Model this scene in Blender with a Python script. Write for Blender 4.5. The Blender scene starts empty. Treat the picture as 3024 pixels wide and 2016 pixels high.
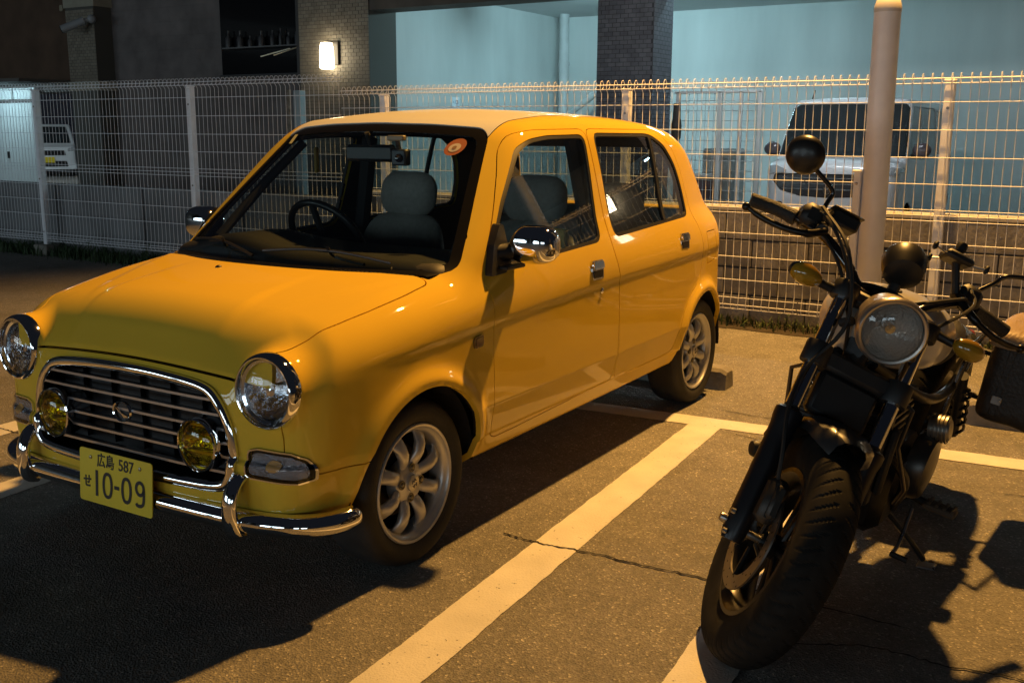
import bpy, math, random
import numpy as np
from mathutils import Vector, Matrix

SC = bpy.context.scene
COL = SC.collection
R_ = math.radians
# ---------------------------------------------------------------- camera
YAW, PITCH, ROLL = R_(211.45733), R_(11.43304), R_(0.25819)
_f = np.array([math.cos(YAW)*math.cos(PITCH), math.sin(YAW)*math.cos(PITCH), -math.sin(PITCH)])
_r = np.cross(_f, [0, 0, 1.0]); _r /= np.linalg.norm(_r)
_u = np.cross(_r, _f)
_r, _u = math.cos(ROLL)*_r+math.sin(ROLL)*_u, -math.sin(ROLL)*_r+math.cos(ROLL)*_u
cam_d = bpy.data.cameras.new('camera'); cam = bpy.data.objects.new('camera', cam_d); COL.objects.link(cam)
cam.matrix_world = Matrix(((_r[0], _u[0], -_f[0], 2.4677), (_r[1], _u[1], -_f[1], 2.5600), (_r[2], _u[2], -_f[2], 1.3398), (0, 0, 0, 1)))
cam_d.sensor_width = 36.0; cam_d.lens = 3058.66/3024*36
cam_d.clip_start = 0.05; cam_d.clip_end = 400
SC.camera = cam
# ---------------------------------------------------------------- world: night sky
w = bpy.data.worlds.new('World'); SC.world = w; w.use_nodes = True
bg = w.node_tree.nodes['Background']
bg.inputs['Color'].default_value = (0.62, 0.72, 1.0, 1); bg.inputs['Strength'].default_value = 0.011
# ---------------------------------------------------------------- sodium street lamp (its fixture is built further down)
LAMP = (-3.88, 1.22, 5.85)
ld = bpy.data.lights.new('sodium_light', 'SPOT'); lo = bpy.data.objects.new('sodium_light', ld); COL.objects.link(lo)
lo.location = LAMP; ld.energy = 3150; ld.color = (1.0, 0.50, 0.115); ld.shadow_soft_size = 0.10
ld.spot_size = R_(112); ld.spot_blend = 0.35; lo.rotation_euler = (0, R_(-19), 0)
vs = SC.view_settings
vs.view_transform = 'Standard'; vs.look = 'None'; vs.exposure = 0.0; vs.gamma = 1.0; vs.use_curve_mapping = False
SC.cycles.max_bounces = 10; SC.cycles.transparent_max_bounces = 24; SC.cycles.glossy_bounces = 5
SC.cycles.sample_clamp_indirect = 4.0; SC.cycles.caustics_reflective = False; SC.cycles.caustics_refractive = False
random.seed(7); RNG = np.random.default_rng(7)

# ---------------------------------------------------------------- materials
MATS = {}
def mat(name, col=(.5, .5, .5), rough=.5, metal=0.0, coat=0.0, spec=.5, emit=None, es=0.0, var=0.0, vscale=6.0, bump=0.0, bscale=40.0, rvar=0.0, stretch=None, col2=None):
    if name in MATS: return MATS[name]
    m = bpy.data.materials.new(name); m.use_nodes = True
    nt = m.node_tree; b = nt.nodes['Principled BSDF']
    b.inputs['Base Color'].default_value = (*col, 1); b.inputs['Roughness'].default_value = rough
    b.inputs['Metallic'].default_value = metal; b.inputs['Coat Weight'].default_value = coat
    b.inputs['Coat Roughness'].default_value = 0.03; b.inputs['Specular IOR Level'].default_value = spec
    if emit: b.inputs['Emission Color'].default_value = (*emit, 1); b.inputs['Emission Strength'].default_value = es
    if var or bump or rvar:
        tc = nt.nodes.new('ShaderNodeTexCoord'); mp = nt.nodes.new('ShaderNodeMapping')
        nt.links.new(tc.outputs['Object'], mp.inputs['Vector'])
        if stretch: mp.inputs['Scale'].default_value = stretch
        def noise(s, d=5):
            n = nt.nodes.new('ShaderNodeTexNoise'); n.inputs['Scale'].default_value = s; n.inputs['Detail'].default_value = d
            nt.links.new(mp.outputs['Vector'], n.inputs['Vector']); return n
        if var:
            n = noise(vscale); cr = nt.nodes.new('ShaderNodeValToRGB')
            c2 = col2 or tuple(min(1, c*(1+var)) for c in col); c1 = tuple(c*(1-var) for c in col)
            cr.color_ramp.elements[0].position = .3; cr.color_ramp.elements[1].position = .72
            cr.color_ramp.elements[0].color = (*c1, 1); cr.color_ramp.elements[1].color = (*c2, 1)
            nt.links.new(n.outputs['Fac'], cr.inputs['Fac']); nt.links.new(cr.outputs['Color'], b.inputs['Base Color'])
        if rvar:
            n = noise(vscale*.7); mr = nt.nodes.new('ShaderNodeMapRange')
            mr.inputs['From Min'].default_value = .3; mr.inputs['From Max'].default_value = .7
            mr.inputs['To Min'].default_value = max(0, rough-rvar); mr.inputs['To Max'].default_value = min(1, rough+rvar)
            nt.links.new(n.outputs['Fac'], mr.inputs['Value']); nt.links.new(mr.outputs['Result'], b.inputs['Roughness'])
        if bump:
            n = noise(bscale, 3); bp = nt.nodes.new('ShaderNodeBump'); bp.inputs['Strength'].default_value = bump; bp.inputs['Distance'].default_value = .01
            nt.links.new(n.outputs['Fac'], bp.inputs['Height']); nt.links.new(bp.outputs['Normal'], b.inputs['Normal'])
    MATS[name] = m; return m
def glass(name, tint=(.85, .9, .9), ior=1.5, rough=0.0, glow=1.0):
    """thin pane: tinted see-through with a Fresnel reflection"""
    if name in MATS: return MATS[name]
    m = bpy.data.materials.new(name); m.use_nodes = True; nt = m.node_tree; nt.nodes.clear()
    o = nt.nodes.new('ShaderNodeOutputMaterial'); mx = nt.nodes.new('ShaderNodeMixShader')
    t = nt.nodes.new('ShaderNodeBsdfTransparent'); t.inputs['Color'].default_value = (*tint, 1)
    g = nt.nodes.new('ShaderNodeBsdfGlossy'); g.inputs['Roughness'].default_value = rough; g.inputs['Color'].default_value = (glow, glow, glow, 1)
    fr = nt.nodes.new('ShaderNodeFresnel'); ge = nt.nodes.new('ShaderNodeNewGeometry'); mr = nt.nodes.new('ShaderNodeMapRange')
    mr.inputs['To Min'].default_value = ior; mr.inputs['To Max'].default_value = 1/ior     # a thin pane reflects alike from both sides
    nt.links.new(ge.outputs['Backfacing'], mr.inputs['Value']); nt.links.new(mr.outputs['Result'], fr.inputs['IOR'])
    nt.links.new(fr.outputs[0], mx.inputs[0]); nt.links.new(t.outputs[0], mx.inputs[1]); nt.links.new(g.outputs[0], mx.inputs[2])
    nt.links.new(mx.outputs[0], o.inputs['Surface']); MATS[name] = m; return m
def emis(name, col, s):
    if name in MATS: return MATS[name]
    m = bpy.data.materials.new(name); m.use_nodes = True; nt = m.node_tree
    b = nt.nodes['Principled BSDF']; b.inputs['Base Color'].default_value = (.8, .8, .8, 1)
    b.inputs['Emission Color'].default_value = (*col, 1); b.inputs['Emission Strength'].default_value = s
    MATS[name] = m; return m
# ---------------------------------------------------------------- object helpers
def tag(o, label=None, cat=None, group=None, kind=None):
    if label: o['label'] = label
    if cat: o['category'] = cat
    if group: o['group'] = group
    if kind: o['kind'] = kind
    return o
def empty(name, loc, label=None, cat=None, group=None, kind=None):
    o = bpy.data.objects.new(name, None); COL.objects.link(o); o.location = loc; o.empty_display_size = .1
    return tag(o, label, cat, group, kind)
def wloc(p):
    v = np.zeros(3)
    while p is not None: v = v+np.array(p.location); p = p.parent
    return v
def mk(name, V, F, m=None, parent=None, smooth=True, angle=40, normals=None, loc=None):
    """one mesh object; V are world coordinates"""
    V = np.asarray(V, float).reshape(-1, 3)
    base = np.array(loc, float) if loc is not None else (np.zeros(3) if parent is None else wloc(parent))
    me = bpy.data.meshes.new(name)
    if isinstance(F, np.ndarray): F = F.tolist()
    me.from_pydata((V-base).tolist(), [], F)
    if m: me.materials.append(m)
    me.update()
    if smooth:
        me.polygons.foreach_set('use_smooth', [True]*len(me.polygons))
        if normals is not None: me.normals_split_custom_set_from_vertices(np.asarray(normals).tolist())
        else: me.set_sharp_from_angle(angle=R_(angle))
    o = bpy.data.objects.new(name, me); COL.objects.link(o)
    if parent is not None: o.parent = parent; o.location = base-wloc(parent)
    else: o.location = base
    return o
def inst(src, loc, parent=None, name=None, rot=None):
    """another object sharing the mesh of src; loc in world coordinates"""
    o = bpy.data.objects.new(name or src.name.split('.')[0], src.data); COL.objects.link(o)
    if parent is not None: o.parent = parent; o.location = np.array(loc)-wloc(parent)
    else: o.location = loc
    if rot is not None: o.rotation_euler = rot
    return o
class MB:
    def __init__(s): s.V = []; s.F = []; s.n = 0
    def add(s, V, F):
        V = np.asarray(V, float).reshape(-1, 3)
        s.F += [[int(i)+s.n for i in f] for f in F]; s.V.append(V); s.n += len(V); return s
    def box(s, lo, hi, M=None):
        (a, b, c), (d, e, f) = lo, hi
        V = np.array([(a, b, c), (d, b, c), (d, e, c), (a, e, c), (a, b, f), (d, b, f), (d, e, f), (a, e, f)], float)
        if M is not None: V = M(V)
        return s.add(V, [(0, 3, 2, 1), (4, 5, 6, 7), (0, 1, 5, 4), (1, 2, 6, 5), (2, 3, 7, 6), (3, 0, 4, 7)])
    def bbox(s, lo, hi, b=.005, M=None):
        """chamfered box"""
        lo = np.array(lo, float); hi = np.array(hi, float); V = []; idx = {}
        for i in range(8):
            sg = np.array([i & 1, (i >> 1) & 1, (i >> 2) & 1]); c = np.where(sg, hi, lo); d = np.where(sg, -1, 1)
            for k in range(3):
                p = c+d*b; p[k] = c[k]; idx[(i, k)] = len(V); V.append(p)
        F = []
        for k in range(3):
            a, c = [j for j in range(3) if j != k]
            for v in (0, 1):
                q = [(v << k) | (p << a) | (r << c) for p, r in ((0, 0), (1, 0), (1, 1), (0, 1))]
                f = [idx[(i, k)] for i in q]
                n = np.cross(V[f[1]]-V[f[0]], V[f[2]]-V[f[0]])
                F.append(f if (n[k] > 0) == bool(v) else f[::-1])
            for p in (0, 1):
                for r in (0, 1):
                    i0 = (p << a) | (r << c); i1 = i0 | (1 << k)
                    F.append([idx[(i0, a)], idx[(i1, a)], idx[(i1, c)], idx[(i0, c)]])
        for i in range(8): F.append([idx[(i, 0)], idx[(i, 1)], idx[(i, 2)]])
        V = np.array(V); ctr = (lo+hi)/2
        for j, f in enumerate(F):
            n = np.cross(V[f[1]]-V[f[0]], V[f[2]]-V[f[0]])
            if n@(V[f].mean(0)-ctr) < 0: F[j] = f[::-1]
        if M is not None: V = M(V)
        return s.add(V, F)
    def tube(s, P, r, n=10, cap=True, closed=False, prof=None, up=None):
        """sweep a circle (or profile: (a,b) pairs) along points P; r scalar or per point"""
        P = np.asarray(P, float); m = len(P); r = np.broadcast_to(np.asarray(r, float), (m,))
        T = np.gradient(P, axis=0) if not closed else np.roll(P, -1, 0)-np.roll(P, 1, 0)
        T /= np.linalg.norm(T, axis=1)[:, None]+1e-12
        if up is None:
            a = np.array([0, 0, 1.]) if abs(T[0][2]) < .9 else np.array([1., 0, 0])
        else: a = np.array(up, float)
        if prof is None:
            t = np.linspace(0, 2*np.pi, n, endpoint=False); prof = np.stack([np.cos(t), np.sin(t)], 1)
        prof = np.asarray(prof, float); n = len(prof); V = []
        N = a-T[0]*(a@T[0]); N /= np.linalg.norm(N)
        for i in range(m):
            if up is not None: N = a-T[i]*(a@T[i])
            else: N = N-T[i]*(N@T[i])
            N /= np.linalg.norm(N)+1e-12; B = np.cross(T[i], N)
            V.append(P[i]+r[i]*(prof[:, :1]*N+prof[:, 1:]*B))
        F = []
        for i in range(m if closed else m-1):
            j = (i+1) % m
            for k in range(n):
                l = (k+1) % n; F.append((i*n+k, i*n+l, j*n+l, j*n+k))
        if cap and not closed: F.append(tuple(range(n-1, -1, -1))); F.append(tuple((m-1)*n+k for k in range(n)))
        return s.add(np.concatenate(V), F)
    def lathe(s, prof, o, ax, n=32, ref=None, close=False, sweep=2*np.pi):
        """prof: (radius, along axis)"""
        ax = np.array(ax, float); ax /= np.linalg.norm(ax); o = np.array(o, float)
        a = np.array(ref if ref is not None else ((0, 0, 1.) if abs(ax[2]) < .9 else (1., 0, 0))); e1 = a-ax*(a@ax); e1 /= np.linalg.norm(e1); e2 = np.cross(ax, e1)
        full = sweep > 6.28; t = np.linspace(0, sweep, n, endpoint=not full); V = []
        for (r, z) in prof: V.append(o+ax*z+r*(np.cos(t)[:, None]*e1+np.sin(t)[:, None]*e2))
        F = []; m = len(prof)
        for i in range(m-1 if not close else m):
            i2 = (i+1) % m
            for k in range(n if full else n-1):
                l = (k+1) % n; F.append((i*n+k, i*n+l, i2*n+l, i2*n+k))
        return s.add(np.concatenate(V), F)
    def ball(s, c, rad, M=None, n=16, m=10):
        t = np.linspace(0, 2*np.pi, n, endpoint=False); V = []
        for i in range(m+1):
            p = np.pi*i/m; V.append(np.stack([np.sin(p)*np.cos(t), np.sin(p)*np.sin(t), np.full(n, np.cos(p))], 1))
        V = np.concatenate(V)*np.array(rad)
        V = M(V) if M is not None else V+np.array(c)
        return s.add(V, [(i*n+k, (i+1)*n+k, (i+1)*n+(k+1) % n, i*n+(k+1) % n) for i in range(m) for k in range(n)])
    def prism(s, poly, a, b, M):
        """extrude 2D polygon; M maps (N,3) array (u,v,w) to world, w from a to b"""
        n = len(poly); P = np.array(poly, float)
        V = np.concatenate([np.c_[P, np.full(n, a)], np.c_[P, np.full(n, b)]])
        F = [tuple(range(n-1, -1, -1)), tuple(range(n, 2*n))]+[(k, (k+1) % n, n+(k+1) % n, n+k) for k in range(n)]
        return s.add(M(V), F)
    def obj(s, name, m=None, parent=None, **k): return mk(name, np.concatenate(s.V), s.F, m, parent, **k)
def crv(P, n=8, closed=False):
    """Catmull-Rom through points"""
    P = np.asarray(P, float); m = len(P); out = []
    for i in range(m if closed else m-1):
        p1, p2 = P[i], P[(i+1) % m]
        p0 = P[i-1] if (i > 0 or closed) else 2*p1-p2
        p3 = P[(i+2) % m] if (i+2 < m or closed) else 2*p2-p1
        for t in np.linspace(0, 1, n, endpoint=False):
            out.append(.5*((2*p1)+(-p0+p2)*t+(2*p0-5*p1+4*p2-p3)*t*t+(-p0+3*p1-3*p2+p3)*t**3))
    if not closed: out.append(P[-1])
    return np.array(out)
def rpoly(poly, r, n=5):
    """round the corners of a polygon"""
    P = np.array(poly, float); m = len(P); out = []
    for i in range(m):
        a, b, c = P[i-1], P[i], P[(i+1) % m]; u = a-b; v = c-b; lu = np.linalg.norm(u); lv = np.linalg.norm(v)
        d = min(r, lu*.48, lv*.48); s0 = b+u/lu*d; s1 = b+v/lv*d
        for t in np.linspace(0, 1, n): out.append((1-t)**2*s0+2*t*(1-t)*b+t*t*s1)
    return np.array(out)
# ---------------------------------------------------------------- implicit surfaces
def spl(x, pts):
    """smooth monotone cubic through (x,y) pairs, clamped ends"""
    p = sorted(pts); X = np.array([a for a, _ in p]); Y = np.array([b for _, b in p])
    h = np.diff(X); d = np.diff(Y)/h; m = np.zeros(len(X))
    for i in range(1, len(X)-1):
        if d[i-1]*d[i] > 0: w1 = 2*h[i]+h[i-1]; w2 = h[i]+2*h[i-1]; m[i] = (w1+w2)/(w1/d[i-1]+w2/d[i])
    m[0] = d[0]; m[-1] = d[-1]
    xc = np.clip(x, X[0], X[-1]); i = np.clip(np.searchsorted(X, xc)-1, 0, len(h)-1); t = (xc-X[i])/h[i]
    t2 = t*t; t3 = t2*t
    return (2*t3-3*t2+1)*Y[i]+(t3-2*t2+t)*h[i]*m[i]+(-2*t3+3*t2)*Y[i+1]+(t3-t2)*h[i]*m[i+1]
def sst(a, b, x): t = np.clip((x-a)/(b-a), 0, 1); return t*t*(3-2*t)
def smax(a, b, k): h = np.maximum(k-np.abs(a-b), 0)/k; return np.maximum(a, b)+h*h*k*.25
def smin(a, b, k): h = np.maximum(k-np.abs(a-b), 0)/k; return np.minimum(a, b)-h*h*k*.25
def sdp(u, v, poly, r=0.0):
    """signed distance to a polygon (negative inside), corners rounded outward by r"""
    P = np.array(poly, float); d = np.full(u.shape, 1e9); ins = np.zeros(u.shape, bool); n = len(P)
    for i in range(n):
        a = P[i]; b = P[(i+1) % n]; e = b-a; wx = u-a[0]; wy = v-a[1]
        t = np.clip((wx*e[0]+wy*e[1])/(e@e), 0, 1); d = np.minimum(d, (wx-e[0]*t)**2+(wy-e[1]*t)**2)
        c = (a[1] > v) != (b[1] > v)
        with np.errstate(divide='ignore', invalid='ignore'): ins ^= c & (u < (b[0]-a[0])*(v-a[1])/(b[1]-a[1]+1e-12)+a[0])
    return np.where(ins, -np.sqrt(d), np.sqrt(d))-r
def nets(f, lo, hi, h):
    """surface nets; returns verts, exact normals, triangles"""
    ax = [np.arange(lo[i], hi[i]+h[i], h[i]) for i in range(3)]
    X, Y, Z = np.meshgrid(*ax, indexing='ij'); Fv = f(X, Y, Z); del X, Y, Z
    S = Fv < 0; nx, ny, nz = S.shape
    acc = np.zeros((nx-1, ny-1, nz-1, 3), np.float32); cnt = np.zeros((nx-1, ny-1, nz-1), np.int16); quads = []
    I = np.arange((nx-1)*(ny-1)*(nz-1)).reshape(nx-1, ny-1, nz-1)
    for a in range(3):
        sl0 = [slice(None)]*3; sl1 = [slice(None)]*3; sl0[a] = slice(0, -1); sl1[a] = slice(1, None)
        A = Fv[tuple(sl0)]; B = Fv[tuple(sl1)]; c = np.argwhere(S[tuple(sl0)] != S[tuple(sl1)])
        fa = A[tuple(c.T)]; fb = B[tuple(c.T)]; t = fa/(fa-fb)
        pos = c.astype(np.float32); pos[:, a] += t
        b_, c_ = (a+1) % 3, (a+2) % 3
        ids = []
        for db, dc in ((-1, -1), (0, -1), (0, 0), (-1, 0)):
            q = c.copy(); q[:, b_] += db; q[:, c_] += dc
            ok = np.all((q >= 0) & (q < np.array([nx-1, ny-1, nz-1])), 1)
            qq = q[ok]; np.add.at(acc, tuple(qq.T), pos[ok]); np.add.at(cnt, tuple(qq.T), 1)
            ids.append((q, ok))
        okall = ids[0][1] & ids[1][1] & ids[2][1] & ids[3][1]
        Q = np.stack([I[tuple(np.clip(q, 0, None)[okall].T)] if okall.any() else np.zeros(0, int) for q, _ in ids], 1)
        flip = (fa[okall] > 0); Q[flip] = Q[flip][:, ::-1]; quads.append(Q)
    Q = np.concatenate(quads); used, inv = np.unique(Q, return_inverse=True); Q = inv.reshape(Q.shape)
    V = (acc.reshape(-1, 3)[used]/cnt.reshape(-1)[used][:, None]).astype(float)
    V = V*np.array(h)+np.array(lo)
    def grad(P):
        e = 8e-4; g = np.zeros_like(P)
        for k in range(3):
            D = np.zeros(3); D[k] = e; g[:, k] = (f(*(P+D).T)-f(*(P-D).T))/(2*e)
        return g
    for _ in range(4):
        g = grad(V); st = f(*V.T)[:, None]*g/(np.sum(g*g, 1)[:, None]+1e-9)
        V = V-np.clip(st, -.01, .01)
    N = grad(V); N /= np.linalg.norm(N, axis=1)[:, None]+1e-12
    T = np.concatenate([Q[:, [0, 1, 2]], Q[:, [0, 2, 3]]])
    return V, N, T
def compact(V, N, T):
    u, i = np.unique(T, return_inverse=True); return V[u], N[u], i.reshape(T.shape)
def clip(Mh, g):
    """keep the part of a triangle mesh where g<=0"""
    V, N, T = Mh
    if len(T) == 0: return Mh
    gv = g(V) if callable(g) else g
    gv = np.where(np.abs(gv) < 1e-7, -1e-7, gv)
    ins = gv[T] <= 0; c = ins.sum(1); keep = [T[c == 3]]; newV = []; newN = []; base = len(V)
    part = T[(c == 1) | (c == 2)]; pi = ins[(c == 1) | (c == 2)]; one = pi.sum(1) == 1
    odd = np.where(one, pi.argmax(1), (~pi).argmax(1)); ar = np.arange(len(part))
    a = part[ar, odd]; b = part[ar, (odd+1) % 3]; d = part[ar, (odd+2) % 3]
    E = np.concatenate([np.stack([a, b], 1), np.stack([a, d], 1)]); Es = np.sort(E, 1)
    u, inv = np.unique(Es[:, 0]*np.int64(base)+Es[:, 1], return_inverse=True)
    p = u//base; q = u % base; t = gv[p]/(gv[p]-gv[q])
    NV = V[p]+(V[q]-V[p])*t[:, None]; NN = N[p]+(N[q]-N[p])*t[:, None]; NN /= np.linalg.norm(NN, axis=1)[:, None]+1e-12
    m = len(part); ab = inv[:m]+base; ad = inv[m:]+base
    keep.append(np.stack([a, ab, ad], 1)[one]); o = ~one
    keep.append(np.stack([ab, b, d], 1)[o]); keep.append(np.stack([ab, d, ad], 1)[o])
    return compact(np.concatenate([V, NV]), np.concatenate([N, NN]), np.concatenate(keep))
def split(Mh, g, gap=.005):
    V, N, _ = Mh; gv = g(V).copy(); near = np.abs(gv) < .06
    if near.any():
        # measure the joint along the skin, so that it keeps its width where the skin turns away
        P = V[near]; e = 5e-4; G = np.zeros_like(P)
        for k in range(3): D = np.zeros(3); D[k] = e; G[:, k] = (g(P+D)-g(P-D))/(2*e)
        t = np.linalg.norm(G-np.sum(G*N[near], 1)[:, None]*N[near], axis=1)
        gv[near] = gv[near]/np.clip(t, .3, 1.2)
    return clip(Mh, gv+gap/2), clip(Mh, gap/2-gv)
def shift(Mh, d): return (Mh[0]+Mh[1]*d, Mh[1], Mh[2])
def flange(Mh, depth=.016):
    """turn the open edges inward"""
    V, N, T = Mh
    if len(T) == 0: return Mh
    E = np.concatenate([T[:, [0, 1]], T[:, [1, 2]], T[:, [2, 0]]]); k = np.sort(E, 1)
    _, inv, ct = np.unique(k[:, 0]*np.int64(len(V))+k[:, 1], return_inverse=True, return_counts=True)
    B = E[ct[inv] == 1]; n = len(V); m = len(B)
    a, b = V[B[:, 0]], V[B[:, 1]]; na, nb = N[B[:, 0]], N[B[:, 1]]
    FN = np.cross(b-a, (na+nb)/2); FN /= np.linalg.norm(FN, axis=1)[:, None]+1e-12
    q = np.concatenate([a, b, b-nb*depth, a-na*depth]); i = np.arange(m)+n
    T2 = np.concatenate([np.stack([i+m, i, i+3*m], 1), np.stack([i+m, i+3*m, i+2*m], 1)])
    return np.concatenate([V, q]), np.concatenate([N, FN, FN, FN, FN]), np.concatenate([T, T2])
def mobj(name, Mh, m, parent, fl=.016):
    if len(Mh[2]) == 0: return None
    if fl: Mh = flange(Mh, fl)
    return mk(name, Mh[0], Mh[2], m, parent, normals=Mh[1])
def text_mesh(body, size, M, name, m, parent, sx=1.0, depth=.0015, bold=0.0, align='CENTER'):
    c = bpy.data.curves.new('lettering', 'FONT'); c.body = body; c.size = size; c.align_x = align; c.align_y = 'CENTER'
    c.extrude = depth/2; c.offset = bold
    o = bpy.data.objects.new('lettering', c); COL.objects.link(o)
    dg = bpy.context.evaluated_depsgraph_get(); me = o.evaluated_get(dg).to_mesh()
    V = np.array([v.co[:] for v in me.vertices]); F = [list(p.vertices) for p in me.polygons]
    bpy.data.objects.remove(o)
    V[:, 0] *= sx
    return mk(name, M(V), F, m, parent, smooth=False)
# ================================================================ ground, markings, kerbside
def asphalt_mat():
    m = bpy.data.materials.new('asphalt'); m.use_nodes = True; nt = m.node_tree; b = nt.nodes['Principled BSDF']
    tc = nt.nodes.new('ShaderNodeTexCoord')
    def nz(s, d=6, r=.6):
        n = nt.nodes.new('ShaderNodeTexNoise'); n.inputs['Scale'].default_value = s; n.inputs['Detail'].default_value = d; n.inputs['Roughness'].default_value = r
        nt.links.new(tc.outputs['Object'], n.inputs['Vector']); return n
    def ramp(src, p0, c0, p1, c1):
        r = nt.nodes.new('ShaderNodeValToRGB'); e = r.color_ramp.elements
        e[0].position = p0; e[0].color = (*c0, 1); e[1].position = p1; e[1].color = (*c1, 1); nt.links.new(src, r.inputs['Fac']); return r
    big = ramp(nz(.55, 5).outputs['Fac'], .32, (.205, .198, .188), .70, (.310, .300, .284))
    med = nz(9, 4)
    vo = nt.nodes.new('ShaderNodeTexVoronoi'); vo.inputs['Scale'].default_value = 165; vo.inputs['Randomness'].default_value = 1
    nt.links.new(tc.outputs['Object'], vo.inputs['Vector'])
    st = ramp(vo.outputs['Color'], .12, (.62, .62, .62), .97, (2.3, 2.2, 2.0))
    st.color_ramp.interpolation = 'LINEAR'; el_ = st.color_ramp.elements.new(.80); el_.color = (1.02, 1.01, .98, 1)
    mx = nt.nodes.new('ShaderNodeMix'); mx.data_type = 'RGBA'; mx.blend_type = 'MULTIPLY'; mx.inputs[0].default_value = 1
    nt.links.new(big.outputs[0], mx.inputs[6]); nt.links.new(st.outputs[0], mx.inputs[7])
    # old oil and tyre stains
    stn = ramp(nz(1.7, 7, .68).outputs['Fac'], .56, (1, 1, 1), .74, (.52, .50, .47))
    mxs = nt.nodes.new('ShaderNodeMix'); mxs.data_type = 'RGBA'; mxs.blend_type = 'MULTIPLY'; mxs.inputs[0].default_value = .75
    nt.links.new(mx.outputs[2], mxs.inputs[6]); nt.links.new(stn.outputs[0], mxs.inputs[7]); mx = mxs
    m2 = ramp(med.outputs['Fac'], .35, (.90, .90, .90), .68, (1.08, 1.08, 1.08))
    mx2 = nt.nodes.new('ShaderNodeMix'); mx2.data_type = 'RGBA'; mx2.blend_type = 'MULTIPLY'; mx2.inputs[0].default_value = 1
    nt.links.new(mx.outputs[2], mx2.inputs[6]); nt.links.new(m2.outputs[0], mx2.inputs[7])
    nt.links.new(mx2.outputs[2], b.inputs['Base Color']); b.inputs['Roughness'].default_value = .86; b.inputs['Specular IOR Level'].default_value = .35
    bp = nt.nodes.new('ShaderNodeBump'); bp.inputs['Strength'].default_value = .75; bp.inputs['Distance'].default_value = .006
    ad = nt.nodes.new('ShaderNodeMath'); ad.operation = 'ADD'; nt.links.new(vo.outputs['Distance'], ad.inputs[0]); nt.links.new(nz(210, 2).outputs['Fac'], ad.inputs[1])
    nt.links.new(ad.outputs[0], bp.inputs['Height']); nt.links.new(bp.outputs['Normal'], b.inputs['Normal'])
    return m
ASPH = asphalt_mat()
ground = mk('ground', [(-70, -70, 0), (70, -70, 0), (70, 70, 0), (-70, 70, 0)], [(0, 1, 2, 3)], ASPH, smooth=False); ground['kind'] = 'structure'
def paint_mat():
    m = mat('line_paint', (.66, .64, .60), .7, var=.10, vscale=7, bump=.35, bscale=150); nt = m.node_tree; b = nt.nodes['Principled BSDF']
    # pits and wear showing the asphalt
    tc = nt.nodes.new('ShaderNodeTexCoord'); n = nt.nodes.new('ShaderNodeTexNoise'); n.inputs['Scale'].default_value = 75; n.inputs['Detail'].default_value = 3
    n2 = nt.nodes.new('ShaderNodeTexNoise'); n2.inputs['Scale'].default_value = 3.0; n2.inputs['Detail'].default_value = 3
    nt.links.new(tc.outputs['Object'], n.inputs['Vector']); nt.links.new(tc.outputs['Object'], n2.inputs['Vector'])
    ma = nt.nodes.new('ShaderNodeMath'); ma.operation = 'MULTIPLY_ADD'; ma.inputs[1].default_value = .25; nt.links.new(n2.outputs['Fac'], ma.inputs[0]); nt.links.new(n.outputs['Fac'], ma.inputs[2])
    cr = nt.nodes.new('ShaderNodeValToRGB'); cr.color_ramp.elements[0].position = .815; cr.color_ramp.elements[1].position = .86
    nt.links.new(ma.outputs[0], cr.inputs['Fac'])
    mx = nt.nodes.new('ShaderNodeMix'); mx.data_type = 'RGBA'; src = b.inputs['Base Color'].links[0].from_socket
    nt.links.new(cr.outputs[0], mx.inputs[0]); nt.links.new(src, mx.inputs[6]); mx.inputs[7].default_value = (.12, .115, .11, 1); nt.links.new(mx.outputs[2], b.inputs['Base Color'])
    return m
PAINTL = paint_mat()
SL = .066
def strip(name, a, b, wd, z=.0025, par=None, m=PAINTL):
    """painted strip with slightly wandering edges"""
    a = np.array(a, float); b = np.array(b, float); L = np.linalg.norm(b-a); d = (b-a)/L; nrm = np.array([-d[1], d[0]]); n = max(2, int(L/.012)); V = []
    for s in (-1, 1):
        t = np.linspace(0, 1, n); wob = .0028*np.convolve(RNG.normal(size=n+4), np.ones(5)/5, 'valid')
        P = a+np.outer(t*L, d)+np.outer(s*wd/2+wob, nrm); V.append(np.c_[P, np.full(n, z)])
    o = mk(name, np.concatenate(V), [(i, i+1, n+i+1, n+i) for i in range(n-1)], m, par, smooth=False)
    if par is None: o['kind'] = 'structure'
    return o
def ly(y0, x): return y0+SL*x
for y0 in (1.03, 1.712, -1.055, -1.775, 3.85, 4.55):
    strip('parking_line', (-1.965, ly(y0, -1.965)), (3.1, ly(y0, 3.1)), .155)
strip('parking_line', (-2.045+SL*3.6, -2.6), (-2.045-SL*4, 5.0), .152, .0029)
# cracks in the asphalt: dark open joints
CRK = mat('crack_dark', (.012, .011, .010), .95)
def crack(P, wd, z=.0040):
    P = crv(P, 14); n = len(P); wob = np.cumsum(RNG.normal(size=n))*.0022; wob -= np.linspace(wob[0], wob[-1], n)
    wob += RNG.normal(size=n)*.0028
    T = np.gradient(P, axis=0); T /= np.linalg.norm(T, axis=1)[:, None]; N = np.stack([-T[:, 1], T[:, 0]], 1)
    w_ = wd*(.45+.9*RNG.random(n)); w_[0] = w_[-1] = .0005
    V = np.concatenate([np.c_[P+N*(wob+w_/2)[:, None], np.full(n, z)], np.c_[P+N*(wob-w_/2)[:, None], np.full(n, z)]])
    mk('asphalt_crack', V, [(i, n+i, n+i+1, i+1) for i in range(n-1)], CRK, ground, smooth=False)
crack([(-.355, .80), (-.345, .93), (-.365, 1.07), (-.36, 1.30), (-.372, 1.53), (-.38, 1.8), (-.36, 2.1)], .0085)
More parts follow.
